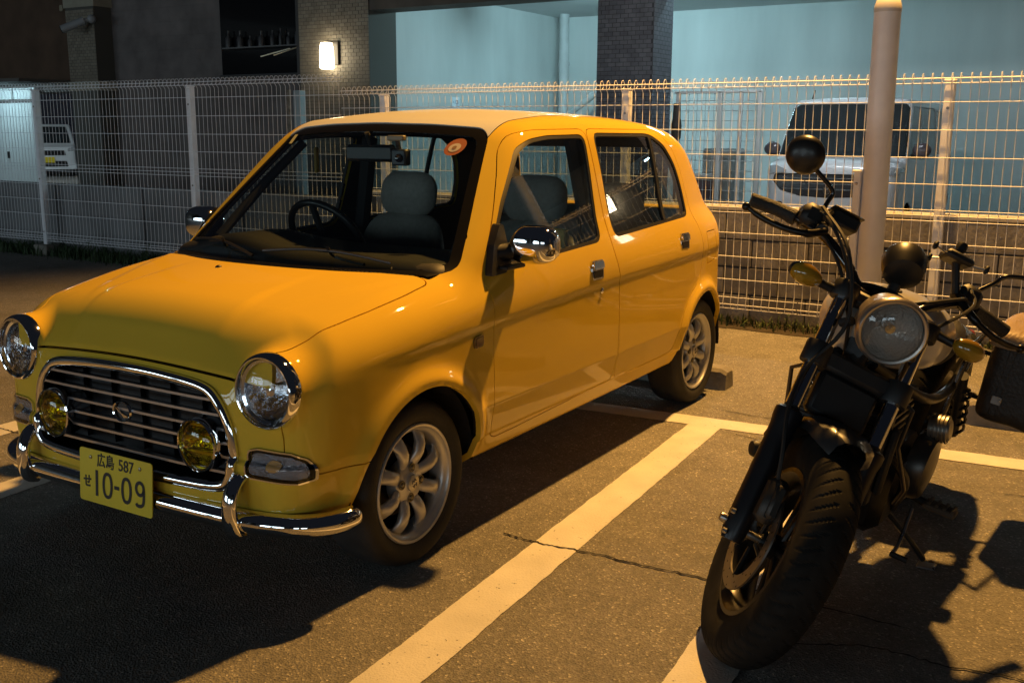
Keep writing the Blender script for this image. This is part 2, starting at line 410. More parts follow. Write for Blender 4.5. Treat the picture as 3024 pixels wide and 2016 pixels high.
crack([(-.10, 1.86), (-.20, 2.05), (-.21, 2.25), (-.24, 2.5), (-.22, 2.9)], .0075)
crack([(-2.28, .82), (-2.26, 1.1), (-2.30, 1.4), (-2.33, 1.75)], .007)
crack([(-1.93, 1.02), (-1.90, 1.15), (-1.92, 1.3)], .005)
crack([(-.17, -1.93), (-.20, -1.78), (-.21, -1.6)], .007)
crack([(-1.70, 2.2), (-1.72, 2.4), (-1.69, 2.8)], .005)
# concrete wheel stops
CONC = mat('concrete', (.24, .225, .20), .9, var=.30, vscale=9, bump=.4, bscale=60)
def wheel_stop(y, label):
    pr = [(-.075, 0), (-.062, .095), (-.045, .112), (.045, .112), (.062, .095), (.075, 0)]; n = len(pr); V = []
    st = [(-.30, .82), (-.27, 1), (.27, 1), (.30, .82)]
    for dy, k in st:
        for a, b in pr: V.append((-2.735+a*k, y+dy, b*(k if b > 0 else 1)))
    F = [(i*n+j, i*n+j+1, (i+1)*n+j+1, (i+1)*n+j) for i in range(3) for j in range(n-1)]+[tuple(range(n))[::-1], tuple(3*n+j for j in range(n))]
    return tag(mk('wheel_stop', V, F, CONC, loc=(-2.735, y, 0), angle=30), label, 'wheel stop', 'concrete wheel stops')
wheel_stop(.44, 'concrete wheel stop behind the near rear tyre of the yellow car')
wheel_stop(-.50, 'concrete wheel stop behind the far rear tyre of the yellow car')
# ================================================================ building across the fence, lamp-lit garage
TILEA = mat('tan_tile', (.23, .195, .15), .6, var=.16, vscale=9)
TILEA2 = mat('tan_tile_pale', (.265, .23, .18), .6, var=.12, vscale=9)
TILEB = mat('grey_tile', (.150, .150, .170), .6, var=.18, vscale=9)
TILEB2 = mat('grey_tile_dark', (.125, .125, .145), .6, var=.18, vscale=9)
GROUT = mat('grout', (.10, .095, .085), .9)
GROUTB = mat('grout_dark', (.06, .06, .066), .9)
TEAL = mat('garage_plaster', (.64, .67, .66), .85, var=.12, vscale=1.6, bump=.12, bscale=70, stretch=(1, 1, .22))
DARKW = mat('charcoal_cladding', (.165, .142, .138), .75, var=.25, vscale=3)
BRWN = mat('brown_cladding', (.10, .058, .036), .8, var=.25, vscale=2.5)
CEILM = mat('garage_ceiling', (.62, .64, .64), .9, var=.05, vscale=2)
bld = empty('apartment_building', (-11.5, -3, 0), 'dark tiled apartment building with an open lit garage at street level', 'building')
XF = -9.0
def tiles(host, u0, u1, z0, z1, frame, mats, most=300, tw=.100, th=.050):
    """running-bond wall tiles; frame(u,w,z)->world, w outward"""
    protos = []
    cells = []
    r = 0; z = z0
    while z+th <= z1+1e-6:
        u = u0-(tw/2 if r % 2 else 0)
        while u < u1-.004:
            a = max(u, u0); b = min(u+tw, u1)
            if b-a > .02: cells.append((a+.003, b-.003, z+.003, z+th-.003))
            u += tw
        z += th; r += 1
    zs = sorted(cells, key=lambda c: -c[2]); rest = MB()
    for k, (a, b, c, d) in enumerate(zs):
        ww = .006+random.uniform(-.0012, .0012)
        M = lambda V: frame(V[:, 0], V[:, 1], V[:, 2])
        if k < most:
            MB().box((a, 0, c), (b, ww, d), M).obj('tile', random.choice(mats), host, smooth=False)
        else: rest.box((a, 0, c), (b, ww, d), M)
    if rest.n: rest.obj('lower_tiles', mats[0], host, smooth=False)['kind'] = 'stuff'
def pillar(name, y0, y1, x0, x1, z1, core, label=None):
    o = MB().box((x0, y0, 0), (x1, y1, z1)).obj(name, core, bld, smooth=False); return o
pA = pillar('lamp_pillar', -8.03, -6.76, -9.6, XF, 4.6, GROUT); pA['label'] = 'tan tiled pillar carrying the lit wall lantern'
tiles(pA, -8.03, -6.76, 1.0, 3.6, lambda u, w, z: np.stack([XF+w, u, z], 1), (TILEA, TILEA2))
pB = pillar('garage_pillar', -3.28, -2.56, -9.56, XF, 3.33, GROUTB); pB['label'] = 'grey tiled pillar between the two garage bays'
tiles(pB, -3.28, -2.56, .85, 3.3, lambda u, w, z: np.stack([XF+w, u, z], 1), (TILEB, TILEB2))
m = MB(); r = 0; z = .85
while z < 3.28:
    x = -9.56-(.05 if r % 2 else 0)
    while x < XF-.004:
        a = max(x, -9.56); b = min(x+.1, XF)
        if b-a > .02: m.box((a+.003, -2.56, z+.003), (b-.003, -2.554, z+.047))
        x += .1
    z += .05; r += 1
m.obj('side_tiles', TILEB2, pB, smooth=False)['kind'] = 'stuff'
# beam over the garage mouth, storey above
MB().box((-9.45, -6.76, 2.95), (XF-.02, 8, 3.6)).obj('beam', mat('beam_brown', (.12, .10, .085), .8, var=.2, vscale=4), bld, smooth=False)
MB().box((-9.42, -6.76, 3.6), (XF-.05, 8, 6.5)).obj('upper_wall', DARKW, bld, smooth=False)
# garage shell
MB().box((-14.4, -6.95, 0), (-9.6, -6.80, 3.42)).obj('garage_side_wall', TEAL, bld, smooth=False)
MB().box((-14.6, -6.95, 0), (-14.4, 8, 3.42)).obj('garage_back_wall', TEAL, bld, smooth=False)
MB().box((-14.6, -6.95, 3.33), (-9.45, 8, 3.45)).obj('garage_ceiling', CEILM, bld, smooth=False)
MB().box((-14.4, 7.8, 0), (-9.0, 8.0, 3.4)).obj('garage_side_wall', TEAL, bld, smooth=False)
gf = mk('garage_floor', [(-14.4, -6.8, .006), (-5.2, -6.8, .006), (-5.2, 8, .006), (-14.4, 8, .006)], [(0, 1, 2, 3)], mat('garage_concrete', (.26, .26, .25), .8, var=.15, vscale=2), smooth=False); gf['kind'] = 'structure'
# narrow return of the garage wall at the back corner, down pipe with a branch
MB().box((-14.40, -6.8, 0), (-13.5, -6.2, 3.33)).obj('wall_return', TEAL, bld, smooth=False) if False else None
PIPE = mat('pipe_grey', (.55, .57, .57), .5, var=.08, vscale=5)
dp = empty('down_pipe', (-13.9, -6.45, 0), 'pale round down pipe in the back corner of the garage', 'pipe')
MB().tube([(-13.9, -6.42, 0), (-13.9, -6.42, 3.33)], .085, 16).obj('pipe_run', PIPE, dp)
for z in (.9, 2.5): MB().lathe([(.085, -.03), (.098, -.03), (.098, .03), (.085, .03)], (-13.9, -6.42, z), (0, 0, 1), 16).obj('pipe_collar', PIPE, dp)
MB().tube(crv([(-13.9, -6.42, 1.55), (-13.88, -6.25, 1.68), (-13.85, -5.75, 2.0)], 4), .06, 12).obj('pipe_branch', PIPE, dp)
gm = empty('gas_meter', (-14.3, -5.75, .9), 'dim grey meter pipes beside the garage down pipe', 'meter')
for k, z in enumerate((1.2, 1.7, 2.2, 2.6)): MB().bbox((-14.4, -5.95+.1*(k % 2), z), (-14.25, -5.7+.1*(k % 2), z+.22), .02).obj('meter_box', mat('meter_grey', (.22, .24, .25), .6), gm, smooth=False)
MB().tube([(-14.33, -5.6, .5), (-14.33, -5.6, 3.3)], .03, 8).obj('riser', PIPE, gm)
# fluorescent lights under the garage ceiling
TUBE = emis('tube_light', (.56, .95, 1.06), 40); TUBEL = emis('tube_light_cold', (.56, .95, 1.06), 400)
for (x, y, lb) in ((-11.4, -4.55, 'fluorescent ceiling light in the left garage bay'), (-11.4, -.9, 'fluorescent ceiling light above the parked van'), (-11.4, 3.2, 'fluorescent ceiling light in the right garage bay'), (-9.75, -1.9, 'fluorescent ceiling light beside the grey pillar')):
    l = empty('ceiling_light', (x, y, 3.3), lb, 'ceiling light', 'garage ceiling lights')
    MB().bbox((x-.09, y-.64, 3.285), (x+.09, y+.64, 3.33), .01).obj('housing', mat('white_enamel', (.7, .7, .7), .4), l, smooth=False)
    MB().tube([(x, y-.60, 3.262), (x, y+.60, 3.262)], .017, 8).obj('tube', TUBEL if y < -4 else TUBE, l)
# small white notice on the side wall
nt_ = MB().box((-11.22, -6.80, 1.70), (-11.02, -6.795, 1.86)).obj('notice', mat('notice_white', (.80, .88, .95), .5), loc=(-11.1, -6.8, 1.7), smooth=False)
tag(nt_, 'small white notice on the teal garage wall above the car roof', 'sign')
text_mesh('ᐊCB' if False else '< CB', .085, lambda V: np.stack([-11.12-V[:, 0], -6.7938+V[:, 2], 1.78+V[:, 1]], 1), 'notice_letters', mat('notice_blue', (.05, .16, .30), .5), nt_, .8)
# ---- wall lanterns
def lantern(y, label):
    lan = empty('wall_lantern', (-8.93, y, 2.2), label, 'lamp', 'wall lanterns on the tiled pillars')
    MB().bbox((-8.994, y-.085, 2.24), (-8.955, y+.135, 2.56), .006).obj('back_plate', mat('lantern_metal', (.05, .045, .04), .5, .6), lan, smooth=False)
    V = []
    for z, hx_, hy in ((2.185, .060, .075), (2.20, .075, .088), (2.45, .072, .082), (2.535, .060, .066)):
        for a, b in rpoly([(-1, -1), (1, -1), (1, 1), (-1, 1)], .5, 4): V.append((-8.872+a*hx_, y+b*hy, z))
    n = 16; F = [(i*n+j, i*n+(j+1) % n, (i+1)*n+(j+1) % n, (i+1)*n+j) for i in range(3) for j in range(n)]+[tuple(range(n))[::-1], tuple(3*n+j for j in range(n))]
    mk('lantern_glass', V, F, emis('lantern_glow', (1.0, .86, .58), 15), lan)
lantern(-7.415, 'glowing white glass wall lantern on the tan tiled pillar')
pillar('lamp_pillar', 3.4, 4.7, -9.6, XF, 3.33, mat('tan_tile', (.23, .195, .15)))
lantern(4.05, 'second glowing wall lantern on the right pillar, mirrored in the rear door glass')
# ---- left half: dark cladding, tan pier, passage, window shelf
MB().box((-9.7, -12.5, 0), (-9.35, -8.03, 6.5)).obj('dark_wall', DARKW, bld, smooth=False)
for z in np.arange(.4, 4.6, .22):
    MB().box((-9.35, -12.5, z), (-9.342, -8.03, z+.212)).obj('cladding_board', DARKW, bld, smooth=False)
MB().box((-9.352, -8.20, .0), (-9.12, -8.03, 4.6)).obj('corner_jamb', mat('jamb_brown', (.085, .078, .075), .7), bld, smooth=False)
pC = MB().box((-9.7, -13.22, 0), (-9.0, -12.50, 6.5)).obj('tan_pier', GROUT, bld, smooth=False)
tiles(pC, -13.22, -12.50, 2.13, 3.32, lambda u, w, z: np.stack([-9.0+w, u, z], 1), (TILEA, TILEA2), 150, .1, .05)
BAND = mat('pale_band', (.34, .315, .25), .8, var=.1)
for z0, z1 in ((1.98, 2.13), (3.32, 3.46)): MB().box((-9.7, -13.25, z0), (-8.985, -12.47, z1)).obj('pale_band', BAND, pC, smooth=False)
MB().box((-9.7, -24, 2.12), (-9.15, -13.22, 6.5)).obj('upper_left_wall', BRWN, bld, smooth=False)
MB().box((-9.75, -24, 1.98), (-9.12, -13.25, 2.12)).obj('lintel_band', mat('lintel', (.13, .12, .11), .8), bld, smooth=False)
tag(MB().bbox((-9.16, -13.52, 3.30), (-9.10, -13.44, 3.40), .01).obj('junction_box', mat('box_beige', (.32, .28, .2), .6), loc=(-9.13, -13.48, 3.3), smooth=False), 'small beige junction box on the brown upper wall', 'junction box')
# security camera on the pier
cc = empty('security_camera', (-8.98, -12.55, 3.1), 'grey bullet security camera fixed to the tan pier', 'camera')
CG = mat('camera_grey', (.30, .31, .33), .45)
MB().tube([(-8.60, -12.80, 2.93), (-8.86, -12.56, 3.08)], .065, 16).obj('camera_barrel', CG, cc)
MB().lathe([(.066, .0), (.058, .012), (0, .008)], (-8.60, -12.80, 2.93), (.66, -.61, -.38), 16).obj('camera_front', mat('camera_black', (.01, .01, .01), .3), cc)
MB().tube([(-8.86, -12.56, 3.08), (-8.97, -12.47, 3.11)], .035, 10).obj('camera_arm', CG, cc); MB().ball((-8.95, -12.49, 3.11), (.07, .07, .07)).obj('camera_base', CG, cc)
# dark window with a shelf of bottles
win = empty('dark_window', (-9.33, -8.95, 2.2), 'dark unlit window with a shelf beside the lantern pillar', 'window')
MB().box((-9.340, -9.95, 2.18), (-9.330, -8.22, 3.35)).obj('pane', mat('dark_glass', (.012, .012, .014), .12, coat=.6), win, smooth=False)
for a in ((-9.345, -9.99, 2.14, -8.2, 2.18), (-9.345, -9.99, 3.35, -8.2, 3.39)): MB().box((-9.345, a[1], a[2]), (-9.315, a[3], a[4])).obj('window_frame', mat('frame_dark', (.04, .04, .042), .5), win, smooth=False)
shf = MB().bbox((-9.33, -9.80, 2.555), (-9.20, -8.21, 2.575), .003).obj('shelf', mat('shelf_grey', (.16, .16, .165), .5), loc=(-9.27, -9, 2.555), smooth=False); tag(shf, 'thin dark shelf carrying dim bottles at the dark window', 'shelf')
BOT = mat('dim_bottle', (.06, .06, .066), .35, var=.2)
lbs = ('leftmost dim bottle on the dark window shelf', 'second dim bottle from the left on the shelf', 'third dim bottle from the left on the shelf', 'fourth dim bottle from the left on the shelf', 'fifth dim bottle from the left on the shelf', 'sixth dim bottle from the left on the shelf', 'second dim bottle from the right on the shelf', 'rightmost dim bottle on the shelf beside the jamb')
for k, (y, h, r) in enumerate(((-9.72, .25, .05), (-9.47, .24, .055), (-9.26, .16, .04), (-9.03, .22, .055), (-8.80, .22, .042), (-8.64, .24, .03), (-8.48, .18, .04), (-8.30, .28, .05))):
    b = MB().lathe([(0, 0), (r, 0), (r, h*.45), (r*.8, h*.6), (r*.3, h*.72), (r*.3, h*.95), (r*.35, h), (0, h)], (-9.265, y, 2.577), (0, 0, 1), 12).obj('bottle', BOT, loc=(-9.265, y, 2.577))
    tag(b, lbs[k], 'bottle', 'bottles on the window shelf')
br = empty('streak_rods', (-9.2, -8.5, 2.4), 'two slanting rods standing in for light streaks below the bottle shelf', 'rod')  # rods stand in for light streaks, lamp tone put into their colour
for a, b in (((-9.22, -8.28, 2.53), (-8.98, -8.52, 2.41)), ((-9.22, -8.42, 2.52), (-8.98, -8.78, 2.40))): MB().tube([a, b], .010, 6).obj('streak_rod', mat('glint_metal', (.75, .68, .5), .3, .6), br)
# posts standing by the pillar
p_ = MB().bbox((-8.06, -7.20, 0), (-7.94, -7.08, 1.86), .01).obj('steel_post', mat('post_blue', (.40, .46, .48), .5, var=.1), loc=(-8, -7.1, 0), smooth=False); tag(p_, 'pale blue steel post in front of the lantern pillar', 'post')
p_ = MB().tube([(-8.0, -7.33, 0), (-8.0, -7.33, 1.87)], .028, 8).obj('rusty_pipe', mat('pipe_rust', (.26, .20, .15), .7, var=.4, vscale=20), loc=(-8, -7.33, 0)); tag(p_, 'thin brownish upright pipe beside the pale blue post', 'pipe')
# white steel door at the far left, lit from inside the passage
wd = empty('steel_door', (-9.0, -14.8, 0), 'bright white steel door at the far left behind the fence', 'door')
MB().bbox((-9.05, -15.62, .02), (-9.0, -14.22, 1.80), .01).obj('door_leaf', mat('door_white', (.80, .84, .84), .45), wd, smooth=False)
for a, b, c, d in ((-15.62, 1.86, -14.9, 2.06), (-14.86, 1.86, -14.22, 2.06)): MB().bbox((-9.05, a, b), (-9.0, c, d), .008).obj('transom_panel', mat('door_white', (.8, .8, .8)), wd, smooth=False)
MB().bbox((-9.0, -15.14, .83), (-8.97, -15.10, .95), .005).obj('door_handle', BLACKP if 'BLACKP' in globals() else mat('black_plastic', (.014, .014, .015), .45, 0, var=.3, vscale=12), wd, smooth=False)
MB().box((-9.06, -15.66, 1.80), (-9.01, -14.20, 1.86)).obj('door_head', DARKW, wd, smooth=False)
dl = empty('assumed_passage_light', (-8.2, -14.7, 2.1), 'small assumed tube light over the white steel door', 'lamp')  # assumed lamp, added to light the white door
MB().tube([(-8.35, -15.3, 2.06), (-8.35, -14.4, 2.06)], .02, 8).obj('tube', emis('assumed_passage_tube', (.60, .95, 1.08), 55), dl)
MB().bbox((-8.40, -15.35, 2.075), (-8.30, -14.35, 2.11), .008).obj('housing', mat('white_enamel', (.7, .7, .7), .4), dl, smooth=False)
MB().box((-9.15, -24, 2.11), (-8.1, -13.3, 2.16)).obj('passage_canopy', mat('lintel', (.13, .12, .11), .8), bld, smooth=False)
# ---- mesh enclosure with odds and ends behind the yellow car
ENC = mat('enclosure_white', (.62, .66, .66), .5)
en = empty('mesh_enclosure', (-9, -1.7, 0), 'pale wire mesh refuse enclosure between the grey pillar and the van', 'enclosure')
for y in (-2.16, -1.66, -1.42, -1.20): MB().bbox((-8.88, y-.022, 0), (-8.84, y+.022, 1.79), .004).obj('enclosure_post', ENC, en, smooth=False)
MB().bbox((-8.88, -2.2, 1.77), (-8.84, -1.18, 1.80), .004).obj('top_rail', ENC, en, smooth=False)
for k in range(15): MB().tube([(-8.86, -2.18, .15+k*.11), (-8.86, -1.2, .15+k*.11)], .0035, 4).obj('enclosure_wire', mat('wire_dim', (.45, .48, .48), .5), en)
for k in range(10): MB().tube([(-8.86, -2.13+k*.1, .1), (-8.86, -2.13+k*.1, 1.78)], .003, 4).obj('enclosure_wire', mat('wire_dim', (.2, .2, .2)), en)
bi = MB().bbox((-9.5, -1.92, .0), (-9.05, -1.56, 1.16), .02).obj('storage_box', mat('box_dim', (.30, .33, .32), .7, var=.2), loc=(-9.3, -1.75, 0), smooth=False); tag(bi, 'dim dark storage box inside the mesh enclosure', 'box')
bo = empty('broom', (-8.78, -2.14, 0), 'dark broom hanging upside down at the mesh enclosure', 'broom')
MB().tube([(-8.78, -2.14, .2), (-8.78, -2.14, 1.3)], .016, 8).obj('broom_stick', mat('broom_dark', (.05, .045, .04), .7), bo)
MB().lathe([(.02, 1.22), (.055, 1.28), (.06, 1.42), (.045, 1.5), (.04, 1.66), (0, 1.66)], (-8.78, -2.14, 0), (0, 0, 1), 12).obj('broom_head', mat('broom_dark', (.05, .045, .04), .7), bo)
bk = empty('bin_lid', (-8.95, -1.9, .0), 'whitish plastic bin with a pale lid inside the mesh enclosure', 'bin')
MB().bbox((-9.02, -2.12, .45), (-8.92, -1.72, .82), .02).obj('bin_body', mat('bin_dark', (.10, .07, .08), .6), bk, smooth=False); MB().bbox((-9.04, -2.14, .82), (-8.90, -1.68, .88), .01).obj('lid', mat('lid_pale', (.5, .55, .55), .5), bk, smooth=False)
# ---- street behind the camera: assumed lit shop fronts, added for fill light and reflections
SHOPW = mat('assumed_shop_wall', (.20, .19, .18), .8)
def shop(x, y0, y1, h, wins, label, col, s):  # unseen assumed building; its glowing panes serve as fill light
    b = empty('assumed_shop_building', (x, (y0+y1)/2, 0), label, 'building', 'assumed shops across the road')
    MB().box((x, y0, 0), (x+6, y1, h)).obj('wall', SHOPW, b, smooth=False)
    for (a, c, z0, z1) in wins:
        f = MB().bbox((x-.06, a-.06, z0-.06), (x-.005, c+.06, z1+.06), .01).obj('window', mat('frame_dark', (.04, .04, .042), .5), b, smooth=False)
        mk('assumed_lit_pane', [(x-.07, a, z0), (x-.07, c, z0), (x-.07, c, z1), (x-.07, a, z1)], [(0, 3, 2, 1)], emis('assumed_shop_light_%d' % int(x*10+y0), col, s), f, smooth=False)
shop(21, -26, -9, 7.5, [(-25, -21.5, .6, 3.0), (-20.5, -16.5, .6, 3.0), (-15.5, -11.5, .6, 3.0), (-25, -12, 3.6, 4.5)], 'long assumed shop with cold white lit windows, out of view across the road', (.74, .92, 1.0), 6.0)
shop(23, -7, 4, 6.5, [(-6, -2.5, .5, 2.7), (-1.5, 2.8, .5, 2.7), (-5.5, 1.5, 3.2, 3.9)], 'middle assumed shop with lit windows, out of view across the road', (.76, .93, 1.0), 5.5)
shop(22, 6.5, 20, 8, [(7.5, 10.5, .6, 2.8), (12, 17, .6, 2.8)], 'right hand assumed shop with two lit windows, out of view across the road', (.74, .92, 1.0), 5.0)
# assumed apartment block at the left, its lit corridors added for a hood reflection
ap = empty('assumed_apartments', (12, -27, 0), 'assumed apartment block with lit open corridors, out of the view on the left', 'building')
MB().box((2, -34, 0), (26, -27, 15)).obj('wall', SHOPW, ap, smooth=False)
for z in (3.2, 6.2, 9.2, 12.2):
    f = MB().bbox((2.5, -27.06, z-.9), (25.5, -27.0, z+1.0), .02).obj('corridor', mat('corridor_wall', (.3, .3, .29), .8), ap, smooth=False)
    for x in np.arange(3.5, 25, 3.0): mk('assumed_corridor_light', [(x, -27.1, z+.45), (x+1.3, -27.1, z+.45), (x+1.3, -27.1, z+.75), (x, -27.1, z+.75)], [(0, 1, 2, 3)], emis('assumed_corridor_glow', (.82, .90, 1.0), 22), f, smooth=False)
# ---- added light with its brackets, put in to brighten the van front
el = empty('van_fill_light', (-9.0, -.4, 3.1), 'added tube light out of view, put in to brighten the parked van', 'lamp')
MB().bbox((-7.92, -1.05, 3.12), (-7.70, .25, 3.20), .01).obj('housing', mat('white_enamel', (.7, .7, .7), .4), el, smooth=False)
MB().tube([(-7.80, -1.0, 3.095), (-7.80, .2, 3.095)], .02, 8).obj('tube', emis('van_fill_tube', (.86, .95, 1.0), 210), el)
for y_ in (-1.0, .2): MB().tube([(-9.0, y_, 3.16), (-7.8, y_, 3.16)], .018, 8).obj('bracket', mat('white_enamel', (.7, .7, .7)), el)
# ---- the sodium street lamp that lights the lot
sl = empty('street_lamp', (-4.2, 2.75, 0), 'tall grey street lamp with a sodium head beyond the right edge of the view', 'street lamp')
MB().lathe([(.085, 0), (.075, 2.5), (.055, 6.2)], (-4.2, 2.75, 0), (0, 0, 1), 20).obj('lamp_pole', mat('galvanised', (.4, .4, .4), .45, .6), sl)
MB().tube(crv([(-4.2, 2.75, 6.1), (-4.18, 2.6, 6.25), (-4.0, 1.9, 6.22), (-3.88, 1.25, 6.12)], 5), .03, 10).obj('lamp_arm', mat('galvanised', (.4, .4, .4)), sl)
L_ = np.array(LAMP)
MB().lathe([(.02, .30), (.10, .26), (.16, .16), (.17, .10), (.165, .10), (.15, .15), (.09, .24), (0, .26)], L_, (0, 0, 1), 24).obj('lamp_head', mat('galvanised', (.4, .4, .4)), sl)
lo.parent = sl; lo.location = L_-np.array([-4.2, 2.75, 0])
# ================================================================ block wall, fence, pole, weeds
BLK = mat('block_concrete', (.185, .18, .185), .93, var=.42, vscale=7, bump=.6, bscale=45, stretch=(1, 1, .55))
BLK2 = mat('block_concrete_dark', (.135, .13, .135), .93, var=.40, vscale=8, bump=.6, bscale=45, stretch=(1, 1, .55))
MORT = mat('mortar', (.085, .08, .075), .95, var=.3, vscale=20)
wallR = empty('block_wall', (-4.78, 3.0, 0), 'stained grey concrete block wall with a pale coping behind the mesh fence', 'wall')
MB().box((-4.865, -3.42, 0), (-4.700, 9.5, .80)).obj('mortar_bed', MORT, wallR, smooth=False)
blk = []
for i in range(3):
    b = MB().bbox((-.006, -.196, .004), (.030, .196, .1905), .004).obj('block', (BLK, BLK2, BLK)[i], loc=(0, 0, 0), smooth=False)
    blk.append(b)
first = True
for r in range(4):
    y = -3.22-(.2 if r % 2 else 0)
    while y < 9.4:
        if y-.196 > -3.43:
            o = inst(random.choice(blk), (-4.709+random.uniform(-.003, .003), y, .004+r*.197), wallR, 'block')
        y += .4
for b in blk: bpy.data.objects.remove(b)
y = -3.42
cop = MB().bbox((-.09, 0, 0), (.10, .596, .034), .006).obj('coping_proto', mat('coping', (.44, .42, .40), .85, var=.2, vscale=5, bump=.3, bscale=60), loc=(0, 0, 0), smooth=False)
while y < 9.4: inst(cop, (-4.775, y+.002, .796), wallR, 'coping'); y += .6
bpy.data.objects.remove(cop)
# older plain concrete wall to the left
CONL = mat('old_concrete', (.17, .175, .185), .9, var=.38, vscale=2.6, bump=.4, bscale=30, stretch=(1, 1, .5))
wallL = empty('concrete_wall', (-4.8, -7, 0), 'old plain bluish grey concrete wall behind the left run of mesh fence', 'wall')
y = -12.0
while y < -3.45:
    y2 = min(y+1.42, -3.44); MB().bbox((-4.87, y+.006, 0), (-4.70+random.uniform(-.004, .004), y2-.006, .755), .008).obj('wall_panel', CONL, wallL, smooth=False); y += 1.43
MB().box((-4.865, -12, 0), (-4.72, -3.44, .735)).obj('wall_core', MORT, wallL, smooth=False)
# ---- mesh fence
WIRE = mat('fence_white', (.84, .85, .90), .45, var=.06, vscale=15)
FX = -4.50
def vwire(zb, zt):
    P = [(0, zb+.0), (.018, zb+.03), (.0, zb+.115), (0, zb+.13), (0, zt-.100), (0, zt-.092), (.022, zt-.066), (.026, zt-.036), (.012, zt-.004), (-.012, zt), (-.030, zt-.020), (-.026, zt-.046), (-.010, zt-.058)]
    return MB().tube([(FX+a, 0, b) for a, b in P], .0024, 4, cap=False).obj('vertical_wire', WIRE, loc=(FX, 0, 0))
PW = 2.0
vR, vL = vwire(.125, 1.705), vwire(.155, 1.818)
hw = {}
def hwire(zr, r=.0030):
    return MB().tube([(FX+.005, -PW/2+.004, 0), (FX+.005, PW/2-.004, 0)], r, 5).obj('horizontal_wire', WIRE, loc=(FX, 0, 0))
hW, hT = hwire(0), hwire(0, .0036)
ROWS = [1.530, 1.360, 1.192, 1.028, .868, .834, .800, .658, .494, .332, .205]
def panel(y0, left, label):
    dz = .112 if left else 0
    p = empty('mesh_fence', (FX, y0+PW/2, 0), label, 'fence', 'white welded mesh fence panels'); src = vL if left else vR
    for k in range(36): inst(src, (FX, y0+.0278+k*.05556+random.uniform(-.0012, .0012), 0), p, 'vertical_wire', (random.uniform(-.0022, .0022), 0, 0))
    for z in ROWS+([.24] if left else []): inst(hW, (FX, y0+PW/2, z+dz if z > .24 or not left else z), p, 'horizontal_wire')
    zt = 1.705+dz
    for a, z in ((.020, zt-.034), (-.026, zt-.030), (-.002, zt-.062)): inst(hT, (FX+a-.005, y0+PW/2, z), p, 'horizontal_wire')
    zb = .155 if left else .125
    for a, z in ((.014, zb+.03), (-.002, zb)): inst(hT, (FX+a-.005, y0+PW/2, z), p, 'horizontal_wire')
    return p
panel(-9.42, True, 'leftmost tall mesh fence panel, in front of the white door'); panel(-7.42, True, 'tall mesh fence panel left of the yellow car, in front of the far white car'); panel(-5.42, True, 'tall mesh fence panel at the step beside the wall lantern pillar')
for i, y in enumerate((-3.42, -1.42, .58, 2.58, 4.58, 6.58)):
    panel(y, False, ('lower mesh fence panel directly behind the cream roof', 'mesh fence panel behind the yellow car rear pillar', 'mesh fence panel behind the thick round pole', 'mesh fence panel just beyond the right edge of the view', 'mesh fence panel further right, out of the view', 'farthest mesh fence panel on the right, out of the view')[i])
for o in (vR, vL, hW, hT): bpy.data.objects.remove(o)
def fpost(y, zt, zb, label):
    p = empty('fence_post', (FX-.045, y, 0), label, 'fence post', 'white square fence posts')
    MB().bbox((FX-.075, y-.03, zb), (FX-.012, y+.03, zt), .006).obj('post_tube', WIRE, p, smooth=False)
    MB().bbox((FX-.079, y-.034, zt), (FX-.008, y+.034, zt+.014), .005).obj('post_cap', WIRE, p, smooth=False)
    for z in (zt-.16, .82, .25):
        MB().lathe([(0, .006), (.009, .005), (.010, 0)], (FX-.012, y, z), (1, 0, 0), 8).obj('bolt', mat('bolt_steel', (.30, .28, .27), .4, .8), p)
    if zb < .02: MB().bbox((FX-.145, y-.11, 0), (FX+.06, y+.11, .115), .01).obj('post_footing', CONC, p, smooth=False)
    return p
fpost(-7.70, 1.74, .0, 'white fence post on a concrete block beside the white door'); fpost(-5.32, 1.74, .0, 'white fence post left of the car, above the far wing mirror')
fpost(-2.99, 1.625, .0, 'white fence post rising behind the cream roof front'); fpost(-.76, 1.635, .0, 'white fence post behind the rear corner of the cream roof')
fpost(1.43, 1.655, .0, 'white fence post right of the thick round pole'); fpost(3.65, 1.655, .0, 'white fence post beyond the right edge of the view'); fpost(5.9, 1.655, .0, 'white fence post farthest to the right, out of the view')
# ---- thick round pole with a dome cap, and the short square post strapped to it
POLE = mat('pole_enamel', (.80, .80, .84), .42, var=.08, vscale=6, rvar=.08)
pol = empty('steel_pole', (-3.9, 1.165, 0), 'thick pale round steel pole with a domed cap in front of the fence', 'pole')
MB().lathe([(.074, 0), (.074, 2.02)], (-3.9, 1.165, 0), (0, 0, 1), 32).obj('pole_tube', POLE, pol)
MB().lathe([(.0755, 2.015), (.0765, 2.03), (.074, 2.055), (.064, 2.082), (.045, 2.10), (.02, 2.11), (0, 2.112)], (-3.9, 1.165, 0), (0, 0, 1), 32).obj('pole_cap', mat('pole_cap', (.62, .60, .58), .45), pol)
sp = empty('square_post', (-3.86, 1.075, 0), 'short white square post fixed to the thick round pole', 'post')
MB().bbox((-3.895, 1.052, 0), (-3.835, 1.094, 1.115), .005).obj('post_tube', WIRE, sp, smooth=False)
MB().bbox((-3.902, 1.045, 1.115), (-3.828, 1.1, 1.13), .005).obj('post_cap', WIRE, sp, smooth=False)
MB().lathe([(0, .006), (.008, .005), (.009, 0)], (-3.835, 1.073, 1.05), (1, 0, 0), 8).obj('bolt', mat('bolt_steel', (.30, .28, .27), .4, .8), sp)
